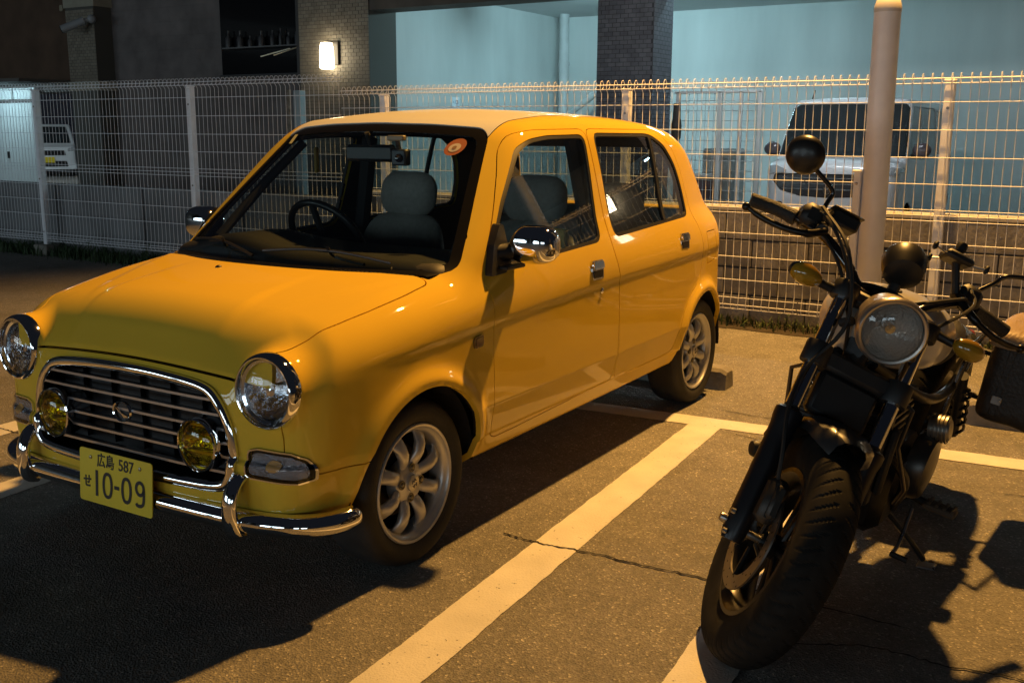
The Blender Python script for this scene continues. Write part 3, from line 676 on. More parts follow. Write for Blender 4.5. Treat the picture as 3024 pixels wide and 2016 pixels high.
# ---- weeds and grass at the wall foot
def blades(n, fx, fy, hmin, hmax):
    V = []; F = []
    for i in range(n):
        x = fx(); y = fy(); h = random.uniform(hmin, hmax)*(.5+random.random()); a = random.uniform(0, 6.283); wd = random.uniform(.003, .007); ln = h*random.uniform(.2, .9)
        d = np.array([math.cos(a), math.sin(a), 0]); t = np.array([-d[1], d[0], 0]); p = np.array([x, y, 0.]); k = len(V)
        for s, hh, ww in ((0, 0, 1), (.35, .6, .8), (1, 1, .05)):
            c = p+d*ln*s*s+np.array([0, 0, h*hh]); V.append(c-t*wd*ww); V.append(c+t*wd*ww)
        F += [(k, k+1, k+3, k+2), (k+2, k+3, k+5, k+4)]
    return V, F
GR = mat('grass_green', (.055, .085, .022), .7, var=.5, vscale=4)
V, F = blades(5200, lambda: -4.66+abs(random.gauss(0, .11)), lambda: random.uniform(-4, 9), .015, .07)
tag(mk('grass_strip', V, F, GR, smooth=False, loc=(-4.6, 2, 0)), 'thin strip of grass and weeds along the foot of the block wall', 'grass', kind='stuff')
V, F = blades(6000, lambda: -4.62+abs(random.gauss(0, .12)), lambda: random.uniform(-12, -4), .03, .14)
tag(mk('ground_cover', V, F, mat('cover_green', (.03, .06, .018), .7, var=.5, vscale=4), smooth=False, loc=(-4.6, -8, 0)), 'dark green ground cover under the left run of fence', 'ground cover', kind='stuff')
SOIL = mat('soil', (.045, .036, .028), 1.0, var=.4, vscale=20, bump=.6, bscale=60)
n = 200; ys = np.linspace(-12, 9.4, n); xo = -4.40+.05*np.convolve(RNG.normal(size=n+8), np.ones(9)/5, 'valid')
mk('soil_verge', np.concatenate([np.c_[np.full(n, -4.72), ys, np.full(n, .012)], np.c_[xo, ys, np.full(n, .004)]]), [(i, n+i, n+i+1, i+1) for i in range(n-1)], SOIL, smooth=False)['kind'] = 'structure'
def weed(x, y, h, nl, label):
    o = empty('weed', (x, y, 0), label, 'weed', 'leafy weeds at the wall foot')
    st = MB(); lv = MB()
    for k in range(max(1, nl//5)):
        a = random.uniform(0, 6.28); tip = np.array([x+.35*h*math.cos(a)*random.random(), y+.35*h*math.sin(a)*random.random(), h*random.uniform(.7, 1.05)])
        P = crv([(x, y, 0), ((x+tip[0])/2, (y+tip[1])/2, tip[2]*.55), tip], 4); st.tube(P, .0022, 4)
        for q in range(5):
            c = P[min(len(P)-1, 2+q*len(P)//6)]; b = random.uniform(0, 6.28); d = np.array([math.cos(b), math.sin(b), .35]); t = np.array([-math.sin(b), math.cos(b), 0]); L = h*random.uniform(.18, .32)
            lv.add([c, c+d*L*.45+t*L*.22, c+d*L, c+d*L*.45-t*L*.22], [(0, 1, 2, 3)])
    st.obj('stem', GR, o); lv.obj('foliage', mat('weed_leaf', (.07, .11, .03), .6, var=.3, vscale=9), o, smooth=False)['kind'] = 'stuff'
weed(-4.50, .86, .17, 20, 'small leafy weed at the wall foot left of the motorcycle fork')
weed(-4.55, .50, .11, 15, 'low weed at the wall foot just right of the yellow car tail'); weed(-4.52, 2.35, .15, 15, 'leafy weed at the wall foot beyond the right edge')
weed(-4.45, -6.0, .2, 20, 'leafy weed under the fence between the two left fence posts'); weed(-4.45, -6.9, .18, 20, 'leafy weed next to the fence post footing')
# ================================================================ the yellow car
# x forward from the front axle, y to the car's left, z up
PAINT = mat('yellow_paint', (.80, .535, .055), .55, 0, coat=.75, spec=0.0, vscale=3, var=.02)
CREAM = mat('cream_roof', (.64, .64, .62), .42, 0, coat=.25, bump=.05, bscale=400)
CHROME = mat('chrome', (.82, .83, .85), .045, 1.0, rvar=.02, vscale=9)
BLACKP = mat('black_plastic', (.014, .014, .015), .45, 0, var=.3, vscale=12)
RUBBER = mat('black_rubber', (.012, .012, .012), .6)
TYRE = mat('tyre_rubber', (.020, .019, .018), .72, var=.35, vscale=14, bump=.15, bscale=160)
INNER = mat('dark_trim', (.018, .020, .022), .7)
SEATF = mat('seat_fabric', (.36, .345, .315), .92, var=.1, vscale=60, bump=.2, bscale=300)
ALLOY = mat('silver_alloy', (.60, .60, .60), .36, .55, var=.06, vscale=10, rvar=.06)
GLASSF = glass('windscreen_glass', (.78, .84, .83), 1.6)
GLASSS = glass('side_glass', (.60, .66, .66), 1.85)
LENS = glass('lamp_glass', (.95, .97, 1), 1.45)
REFL = mat('reflector', (.8, .82, .85), .08, 1.0)
WELL = mat('wheel_well', (.010, .010, .010), .9)

def zchar(x): return spl(x, [(-2.85, .772), (-2.19, .768), (-1.34, .757), (-.385, .722), (.32, .684), (.55, .672)])
def yside(x, z):
    p = spl(x, [(-2.95, .59), (-2.75, .662), (-2.55, .702), (-2.3, .725), (-1.9, .734), (-1.2, .738), (-.4, .738), (0, .733), (.2, .722), (.35, .702), (.45, .680), (.6, .63)])
    zc = zchar(x); u = z-zc; amp = .0042*(1-sst(-.05, .38, x))
    y = p-1.45*np.maximum(u, 0)**2
    y = y-amp*(1-sst(-.022, .006, u))*(1-sst(.03, .26, -u))
    y = y-.22*np.maximum(.44-z, 0)*sst(0, .014, .44-z)
    y = y-.010*(1-sst(.318, .332, z))*(1-sst(.1, .3, x))
    y = y-.9*np.maximum(.262-z, 0)
    for cx in (-.02, -2.36):
        r = np.hypot(x-cx, z-.272)
        y = y+.020*np.exp(-((np.maximum(r, .31)-.318)/.034)**2)*sst(.24, .34, z)
    return y
def ztop(x, y):
    zs = spl(x, [(-2.95, .93), (-2.6, 1.0), (-1, 1.1), (-.6, .99), (-.42, .92), (-.3, .893), (-.177, .877), (.0, .852), (.156, .822), (.30, .790), (.445, .752), (.6, .715)])
    ay = np.abs(y)
    cr = (.030+.022*sst(-.15, .40, x))*(1-np.clip(ay/.62, 0, 1.2)**2)*sst(-3, -1.2, x)
    # raised centre of the hood with soft creases fanning out towards the windscreen
    yc = .30-.02*sst(.4, .1, x); y2 = .43+.41*(.19-x)
    return zs+cr+.006*(1-sst(yc-.010, yc+.035, ay))*sst(.50, .34, x)*sst(-.1, .25, x)+.004*(1-sst(y2-.02, y2+.025, ay))*sst(.42, .2, x)
def lower(x, y, z):
    ay = np.abs(y)
    side = ay-yside(x, z); top = (z-ztop(x, y))*.97
    fx = .508-.20*ay**3+.014*(1-sst(.425, .437, z))-.05*sst(.50, .75, z)**2
    tau = ztop(x, y)-z
    front = x-fx-(.4472-np.sqrt(np.clip(tau, .105, .20)))**2
    rear = (-2.82+.22*ay**3)-x
    A = smax(side, front, .085); wf = sst(-.06, .06, front-side); d = smax(A, top, .13+.07*wf); d = smax(d, rear, .14)
    zb = spl(x, [(-2.9, .27), (-2.5, .25), (-2.0, .235), (-.3, .215), (.2, .215), (.4, .222), (.6, .226)])
    d = smax(d, zb-z, .05)
    # headlamp pods
    q = np.hypot(ay-.553, z-.640)-(.108-.05*np.clip(-(x-.30), 0, .6))
    pod = smax(q, x-.462, .02); pod = smax(pod, -.05-x, .1)
    return smin(d, pod, .035)
def xws(y, z): return -.115-1.24*(z-.90)-.50*y*y-.10*np.maximum(z-1.2, 0)**2
def green(x, y, z):
    ay = np.abs(y)
    yg = spl(z, [(.6, .705), (.90, .692), (1.1, .652), (1.25, .616), (1.36, .583), (1.5, .535)])-.20*np.maximum(-2.05-x, 0)**2-.03*np.maximum(x+.62, 0)
    zr = spl(x, [(-2.8, 1.20), (-2.45, 1.335), (-2.25, 1.382), (-2.0, 1.412), (-1.6, 1.430), (-1.25, 1.432), (-.95, 1.413), (-.7, 1.375), (-.45, 1.32), (-.2, 1.25)])-.115*ay**2
    d = smax((ay-yg)*.97, (z-zr)*.98, .085)
    d = smax(d, (x-xws(y, z))*.62, .045)
    d = smax(d, (-2.785+.80*(z-.93)+.16*ay*ay+.5*np.maximum(z-1.15, 0)**2-x)*.75, .12)
    return smax(d, .66-z, .03)
def carf(x, y, z): return smin(lower(x, y, z), green(x, y, z), .035)

def V2(V): return V[:, 0], V[:, 1], V[:, 2]
ARCH_F, ARCH_R = (-.02, .268, .306), (-2.36, .268, .308)
def g_arch(V):
    x, y, z = V2(V); d = np.full(len(V), 9.)
    for cx, cz, r in (ARCH_F, ARCH_R):
        xs = (x-cx)
        d = np.minimum(d, np.maximum(np.hypot(xs, np.where(z < cz, (z-cz)*.35, z-cz))-r, .40-np.abs(y)))
    return d
WS_OUT = [(0, .868), (.52, .862), (.648, .895), (.610, 1.0), (.482, 1.325), (.44, 1.353), (.25, 1.366), (0, 1.372)]
WS_OUT = WS_OUT+[(-a, b) for a, b in WS_OUT[::-1] if a > 0]
def g_ws(V):
    x, y, z = V2(V); return np.maximum(np.maximum(sdp(y, z, WS_OUT), -.96-x), x-xws(y, z)-.06)
def hood_rear(y): return -.088-.29*np.abs(y)**2
def g_cowl(V):
    x, y, z = V2(V); return np.maximum.reduce([np.abs(y)-.615, x-hood_rear(y), -.52-x, .80-z, z-1.0])
def g_hood(V):
    x, y, z = V2(V)
    ye = spl(x, [(-.3, .632), (-.15, .633), (-.03, .638), (.10, .632), (.18, .623), (.26, .612), (.32, .596), (.375, .576), (.45, .570), (.6, .55)])
    rc = np.hypot(np.maximum(np.abs(y)-(ye-.06), 0), np.maximum(hood_rear(y)+.06-x, 0))-.06   # rounded rear corner
    e = np.where((np.abs(y) > ye-.06) & (x < hood_rear(y)+.06), rc, np.maximum(np.abs(y)-ye, hood_rear(y)-x))
    return np.maximum.reduce([e, .676-.02*(np.abs(y)/.45)**2-z, .0+(-.5-x)])
def g_roof(V):
    x, y, z = V2(V); ye = spl(x, [(-2.4, .44), (-2.1, .478), (-1.3, .49), (-.8, .485), (-.6, .47)])
    return np.maximum.reduce([np.abs(y)-ye, -2.30-x, 1.30-z, x-(-.60)])
FDG = [(-.425, .893), (-.9, .908), (-1.238, .922), (-1.283, 1.322), (-1.0, 1.318), (-.86, 1.305), (-.775, 1.275), (-.60, 1.10)]
RDG = [(-1.378, .928), (-2.185, .962), (-2.178, 1.08), (-2.14, 1.19), (-2.06, 1.275), (-1.96, 1.318), (-1.90, 1.326), (-1.380, 1.328)]
FD = [(-.385, .868), (-.43, .935), (-.60, 1.14), (-.735, 1.285), (-.80, 1.332), (-.90, 1.347), (-1.313, 1.353), (-1.322, .92), (-1.335, .84), (-1.362, .762), (-1.362, .60), (-1.345, .325), (-.60, .302), (-.45, .300), (-.41, .33), (-.398, .45), (-.400, .626), (-.402, .80)]
RD = [(-1.316, 1.353), (-1.95, 1.352), (-2.05, 1.338), (-2.15, 1.27), (-2.205, 1.17), (-2.235, 1.04), (-2.245, .965), (-2.30, .89), (-2.325, .80), (-2.315, .70), (-2.27, .632), (-2.16, .585), (-2.07, .50), (-2.015, .40), (-1.99, .335), (-1.36, .327), (-1.365, .60), (-1.365, .762), (-1.338, .84), (-1.325, .92)]
def g_side(poly, sgn, r=0.0, off=0.0):
    def g(V):
        x, y, z = V2(V); return np.maximum(sdp(x, z, poly, r)+off, .36-sgn*y)
    return g
GRILLE = [(-.325, .625), (-.17, .640), (0, .644), (.17, .640), (.325, .625), (.385, .590), (.420, .535), (.436, .47), (.438, .415), (.425, .372), (.385, .350), (.25, .343), (0, .340), (-.25, .343), (-.385, .350), (-.425, .372), (-.438, .415), (-.436, .47), (-.420, .535), (-.385, .590)]
def g_grille(V): x, y, z = V2(V); return np.maximum(sdp(y, z, GRILLE), .25-x)
def g_lamp(V): x, y, z = V2(V); return np.maximum(np.hypot(np.abs(y)-.553, z-.640)-.092, .30-x)
def g_bumper(V):
    x, y, z = V2(V)
    a = np.maximum(z-(.430-.02*sst(.3, .55, np.abs(y))), .15-x)
    b = np.maximum.reduce([np.abs(y)-.602, z-(.672-.02*(np.abs(y)/.45)**2), .30-x])
    return np.minimum(a, b)
SIG = [(.492, .462), (.492, .405), (.505, .397), (.640, .392), (.668, .402), (.672, .425), (.655, .452), (.62, .466), (.52, .470)]
def g_sig(off):
    def g(V): x, y, z = V2(V); return np.maximum(sdp(np.abs(y), z, SIG, .004)+off, .20-x)
    return g
FUEL = [(-2.40, .855), (-2.545, .855), (-2.555, .72), (-2.41, .71)]

FDG = rpoly(FDG, .035, 4); RDG = rpoly(RDG, .035, 4); FD = rpoly(FD, .045, 4); RD = rpoly(RD, .045, 4); WS_OUT = rpoly(WS_OUT, .03, 4)
CARBASE = (-1.18, 0, 0)
car = empty('yellow_car', CARBASE, 'bright yellow retro kei hatchback with cream roof and chrome front bumper', 'car')
M0 = nets(carf, (-2.90, -.80, .18), (.62, .80, 1.46), (.0125, .0125, .0108))
M0 = clip(M0, lambda V: -g_arch(V))
inner = M0; whole = M0
ws_all, M0 = split(M0, g_ws, .002)
ws_glass = clip(ws_all, lambda V: g_ws(V)+.030); ws_band = clip(ws_all, lambda V: -.030-g_ws(V))
mobj('windscreen', shift(ws_glass, -.005), GLASSF, car, fl=0)
mobj('windscreen_surround', shift(ws_band, -.002), mat('frit_black', (.006, .006, .007), .25, spec=.3), car, fl=.02)
cowl, M0 = split(M0, g_cowl, .002)
mobj('cowl_panel', shift(cowl, -.010), BLACKP, car)
hood, M0 = split(M0, g_hood, .0045)
hood_o = mobj('hood', hood, PAINT, car)
roofp, M0 = split(M0, g_roof, .003)
mobj('roof_panel', shift(roofp, .0015), CREAM, car)
# rear window
RW = [(-.50, .98), (.50, .98), (.47, 1.10), (.41, 1.24), (.36, 1.27), (-.36, 1.27), (-.41, 1.24), (-.47, 1.10)]
def g_rw(V): x, y, z = V2(V); return np.maximum(sdp(y, z, RW, .02), x+2.25)
rw, M0 = split(M0, g_rw, .004); mobj('rear_window', shift(rw, -.004), GLASSS, car, fl=0)
for sg, sd in ((1, 'left'), (-1, 'right')):
    for nm, po, gl in (('front_door', FD, FDG), ('rear_door', RD, RDG)):
        dr, M0 = split(M0, g_side(po, sg), .0035)
        seal = clip(dr, g_side(gl, sg, .010)); dr = clip(dr, lambda V: -g_side(gl, sg, .010)(V))
        d = mobj(nm, dr, PAINT, car, fl=.022)
        pane = clip(seal, g_side(gl, sg, -.004)); seal = clip(seal, lambda V: -g_side(gl, sg, -.004)(V))
        mobj('window_seal', shift(seal, -.002), RUBBER, d, fl=.015)
        if nm == 'rear_door':
            bar = clip(pane, lambda V: np.abs(V[:, 0]-(-1.905-.04*(V[:, 2]-.95)))-.013)
            mobj('window_divider', shift(bar, .001), RUBBER, d, fl=.01)
        else:
            sail = clip(pane, lambda V: -(V[:, 0]+.60+.30*(V[:, 2]-.90)/.20*0-.0)+0*V[:, 0])
            sail = clip(pane, lambda V: -.535-V[:, 0]+.0); pane = clip(pane, lambda V: V[:, 0]+.535)
            mobj('window_corner', sail, BLACKP, d, fl=.004)
        pv = shift(pane, -.006)[0]; pn = np.stack([.05*(pv[:, 0]+1.3), np.full(len(pv), 1.0), .285+.30*(pv[:, 2]-1.12)], 1); pn[:, 1] *= sg; pn /= np.linalg.norm(pn, axis=1)[:, None]
        mobj('window_glass', (pv, pn, pane[2]), GLASSS, d, fl=0)
        inner = clip(inner, lambda V: -g_side(gl, sg, .004)(V))
grl, M0 = split(M0, g_grille, .002)
bump, M0 = split(M0, g_bumper, .004)
lampcut, M0 = split(M0, g_lamp, .001)
lamp2, bump = split(bump, g_lamp, .001)
sg_all = clip(whole, g_sig(-.003)); bump = clip(bump, lambda V: -g_sig(-.004)(V))
bumper_o = mobj('front_bumper', bump, PAINT, car)
fu, M0 = split(M0, g_side(FUEL, 1, .006), .004); mobj('fuel_lid', fu, PAINT, car)
M0 = clip(M0, lambda V: -g_sig(-.004)(V))
mobj('body', M0, PAINT, car, fl=.02)
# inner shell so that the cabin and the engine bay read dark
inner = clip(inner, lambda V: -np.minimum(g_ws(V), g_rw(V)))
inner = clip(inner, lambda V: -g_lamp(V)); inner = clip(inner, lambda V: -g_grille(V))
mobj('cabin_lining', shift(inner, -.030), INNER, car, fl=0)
# turn signals follow the bumper skin
for s in (1, -1):
    rim = clip(sg_all, lambda V: -s*V[:, 1])
    ring = clip(rim, lambda V: -g_sig(.0015)(V)); len_ = clip(rim, g_sig(.0015))
    t = mobj('turn_signal', shift(ring, .007), CHROME, car, fl=.010)
    mobj('signal_lens', shift(len_, .008), glass('signal_glass', (.80, .82, .86), 1.5, .05), t, fl=.006)
    b = shift(clip(rim, g_sig(.010)), .002)
    mobj('signal_reflector', b, mat('signal_reflector', (.45, .46, .50), .22, .9, bump=1.0, bscale=150), t, fl=0)
    bulb = clip(b, lambda V: np.hypot((np.abs(V[:, 1])-.575)/1.5, V[:, 2]-.432)-.016)
    mobj('bulb', shift(bulb, .002), mat('amber_bulb', (.8, .45, .15), .3), t, fl=0)

# ---- headlamps
for s in (1, -1):
    c = np.array([.470, s*.553, .640]); ax = np.array([1, s*.05, .045]); ax /= np.linalg.norm(ax)
    h = MB().lathe([(.106, -.030), (.1085, -.016), (.1085, .002), (.1065, .011), (.102, .019), (.097, .022), (.0935, .021), (.0915, .016), (.0905, .006)], c, ax, 48).obj('headlamp', CHROME, car)
    prof = [(.0905, .008), (.086, -.012), (.072, -.040), (.052, -.062), (.030, -.075), (.012, -.080), (.0, -.080)]
    MB().lathe(prof, c, ax, 40).obj('reflector_bowl', mat('fluted_reflector', (.85, .87, .90), .16, 1.0, bump=.55, bscale=60), h)
    MB().lathe([(.0905, .012), (.085, .019), (.070, .027), (.045, .034), (.02, .037), (0, .0375)], c, ax, 40).obj('lens', LENS, h)
    MB().lathe([(.0, -.01), (.016, -.012), (.019, -.022), (.019, -.07)], c, ax, 20).obj('bulb_shield', REFL, h)
    # the reflector's horizontal bridge and ring
    m = MB().lathe([(.0895, .006), (.081, .003), (.080, -.008), (.084, -.014)], c, ax, 40); m.obj('inner_ring', REFL, h)
# ---- grille: recess, slats, frame
g = empty('grille_dummy', (0, 0, 0))
bpy.data.objects.remove(g)
fxg = lambda y, z: .508-.20*np.abs(y)**3+.014*(1-sst(.425, .437, z))-.05*sst(.50, .75, z)**2
P = crv([(0, a, b) for a, b in GRILLE], 5, True)
Pf = P.copy(); Pf[:, 0] = fxg(P[:, 1], P[:, 2])+.004
gr = MB().tube(Pf, 1.0, closed=True, prof=[(.020*math.cos(t)*(.62), .016*math.sin(t)) for t in np.linspace(0, 2*np.pi, 10, endpoint=False)], up=(1, 0, 0)).obj('grille', CHROME, car)
# recess
ins = P.copy(); ins[:, 1] *= .99; n = len(P)
A = Pf.copy(); A[:, 0] -= .005; Bk = ins.copy(); Bk[:, 0] = .41
m = MB().add(np.concatenate([A, Bk, [[.41, 0, .49]]]), [(i, (i+1) % n, n+(i+1) % n, n+i) for i in range(n)]+[(n+i, n+(i+1) % n, 2*n) for i in range(n)])
m.obj('grille_recess', mat('grille_black', (.004, .005, .007), .5), gr)
for k, z in enumerate((.596, .556, .516, .476, .436, .396)):
    # half width of the opening at this height
    zz = P[:, 2]; yy = np.abs(P[:, 1]); hw = max(np.interp(z, zz[P[:, 1] > 0][np.argsort(zz[P[:, 1] > 0])], yy[P[:, 1] > 0][np.argsort(zz[P[:, 1] > 0])]), .3)-.004
    ys = np.linspace(-hw, hw, 25); pts = np.stack([fxg(ys, np.full(25, z))-.004, ys, np.full(25, z)+.004*(1-(ys/hw)**2)], 1)
    MB().tube(pts, 1.0, prof=[(.0038, .010), (.0045, .0), (.0038, -.010), (-.0038, -.010), (-.0045, 0), (-.0038, .010)], up=(0, 0, 1)).obj('slat', mat('grey_slat', (.50, .50, .52), .28, .9), gr)
MESHB = mat('radiator_dark', (.007, .008, .012), .55, var=.5, vscale=8)
m = MB()
for y in np.linspace(-.34, .34, 6): m.box((.415, y-.05, .37), (.43, y+.045, .62))
m.obj('radiator_shutter', MESHB, gr)
# emblem
e = MB().lathe([(.031, -.006), (.033, 0), (.031, .006), (.027, .004), (.026, -.002)], (.516, -.002, .514), (1, 0, .05), 28); V = np.concatenate(e.V); V[:, 1] *= 1.25
e = mk('emblem', V, e.F, CHROME, gr)
MB().prism([(-.030, .012), (.008, -.018), (.034, -.014), (-.006, -.004)], .0, .005, lambda V: np.stack([.516+V[:, 2], V[:, 0], .514+V[:, 1]], 1)).obj('emblem_mark', CHROME, e)
MB().lathe([(0, 0), (.027, 0)], (.514, -.002, .514), (1, 0, .05), 24).obj('emblem_back', BLACKP, e)
# fog lamps
FOGL = glass('yellow_glass', (.78, .66, .06), 1.5)
for s in (1, -1):
    c = np.array([.512, s*.325, .465]); ax = (1, 0, .02)
    f = MB().lathe([(.070, -.07), (.078, -.03), (.080, .008), (.078, .018), (.073, .021), (.070, .016), (.069, .006)], c, ax, 40).obj('fog_lamp', CHROME, car)
    MB().lathe([(.069, .010), (.055, .020), (.03, .027), (0, .029)], c, ax, 36).obj('lens', FOGL, f)
    MB().lathe([(.069, .004), (.055, -.022), (.030, -.040), (0, -.046)], c, ax, 36).obj('reflector_bowl', mat('faceted_reflector', (.75, .72, .55), .16, 1.0, bump=.9, bscale=55), f)
    MB().lathe([(0, .0), (.010, -.002), (.013, -.012), (.013, -.045)], c, ax, 16).obj('bulb_cap', REFL, f)
# ---- chrome bumper bar, overriders
path = [(.300, .718), (.352, .713), (.400, .698), (.446, .660), (.479, .602), (.501, .52), (.514, .40), (.521, .20), (.523, 0)]
path = np.array(path+[(a, -b) for a, b in path[-2::-1]]); pc = crv(np.c_[path, np.full(len(path), .266)], 5)
D = [(.034*math.sin(t), .036*math.cos(t)) for t in np.linspace(-np.pi/2, np.pi/2, 11)]
m = MB(); prof = [(a, -b) for a, b in D]
rr = np.ones(len(pc)); rr[0] = rr[-1] = .55; rr[1] = rr[-2] = .82; rr[2] = rr[-3] = .95
m.tube(pc, rr, prof=[(a, b) for a, b in prof], up=(0, 0, 1)); m.obj('bumper_bar', CHROME, car)
for s in (1, -1):
    pth = crv([(.47, .392), (.505, .388), (.530, .370), (.545, .338), (.550, .30), (.548, .265), (.536, .232), (.51, .220)], 5)
    pts = np.stack([pth[:, 0], np.full(len(pth), s*.468), pth[:, 1]], 1)
    rw_ = np.interp(np.linspace(0, 1, len(pts)), [0, .15, .5, .85, 1], [.9, 1.0, 1.05, 1.1, .9])
    MB().tube(pts, rw_, prof=[(.016*math.cos(t), .0255*math.sin(t)) for t in np.linspace(0, 2*np.pi, 16, endpoint=False)], up=(1, 0, .001)).obj('overrider', CHROME, car)
# ---- licence plate
PLX, PLZ = .566, .224
pl = MB().prism(rpoly([(-.165, 0), (.165, 0), (.165, .165), (-.165, .165)], .012), -.0015, .0015, lambda V: np.stack([PLX+V[:, 2]-.012*(V[:, 1]/.165), V[:, 0], PLZ+V[:, 1]], 1)).obj('licence_plate', mat('plate_yellow', (.80, .62, .025), .45, var=.06, vscale=5), car)
INK = mat('plate_ink', (.012, .012, .012), .5)
def plM(cy, cz): return lambda V: np.stack([PLX+.0022+V[:, 2]-.012*((cz+V[:, 1])/.165), cy+V[:, 0], PLZ+cz+V[:, 1]], 1)
text_mesh('広島', .046, plM(-.043, .134), 'place_name', INK, pl, .88, bold=.0006)
text_mesh('587', .050, plM(.050, .135), 'class_number', INK, pl, .92, bold=.0004)
text_mesh('せ', .042, plM(-.128, .061), 'kana', INK, pl, .9, bold=.0012)
def stroke(pts, w, cy, cz, name):
    # broad rounded number strokes
    P = np.array(pts, float); Q = np.stack([np.full(len(P), 0.), P[:, 0]+cy, P[:, 1]+cz+PLZ], 1); Q[:, 0] = PLX+.002-.012*((Q[:, 2]-PLZ)/.165)
    return MB().tube(Q, 1.0, prof=[(w*math.cos(t), .0012*math.sin(t)) for t in np.linspace(0, 2*np.pi, 8, endpoint=False)], up=None if False else (0, .001, 1) if abs(P[0][1]-P[-1][1]) < 1e-6 else (0, 1, .001), closed=False).obj(name, INK, pl)
def ribbon(pts, w, cy, cz, name, closed=False):
    P = np.array(pts, float); n = len(P)
    T = np.gradient(P, axis=0) if not closed else np.roll(P, -1, 0)-np.roll(P, 1, 0); T /= np.linalg.norm(T, axis=1)[:, None]
    Nn = np.stack([-T[:, 1], T[:, 0]], 1); a = P+Nn*w/2; b = P-Nn*w/2
    U = np.concatenate([a, b]); V = plM(cy, cz)(np.c_[U, np.full(2*n, .0006)])
    F = [(i, (i+1) % n, n+(i+1) % n, n+i) for i in range(n if closed else n-1)]
    return mk(name, V, F, INK, pl, smooth=False)
zero = [(.0185*np.sign(math.cos(t))*abs(math.cos(t))**.75, .0355*math.sin(t)) for t in np.linspace(0, 2*np.pi, 40, endpoint=False)]
ribbon([(0, .040), (0, -.040)], .0115, -.084, .064, 'digit')
ribbon(zero, .0105, -.034, .064, 'digit', True)
ribbon([(-.011, 0), (.011, 0)], .011, .008, .064, 'dash')
ribbon(zero, .0105, .052, .064, 'digit', True)
lp = [(.0165*math.cos(t), .017+.0185*math.sin(t)) for t in np.linspace(-.55, 2*np.pi-.55, 30)]
ribbon([(.0165*math.cos(t), .0165+.019*math.sin(t)) for t in np.linspace(0, 2*np.pi, 30, endpoint=False)], .0105, .112, .064, 'digit', True)
ribbon(crv([(.0168, .0165), (.0168, -.010), (.0135, -.028), (.003, -.0355), (-.012, -.0350), (-.0165, -.029)], 6), .0105, .112, .064, 'digit')
for yy in (-.112, .112):
    MB().lathe([(0, .004), (.0055, .003), (.0065, 0)], (PLX+.001-.010, yy, PLZ+.140), (1, 0, .07), 10).obj('plate_screw', mat('dull_steel', (.35, .32, .2), .4, .8), pl)

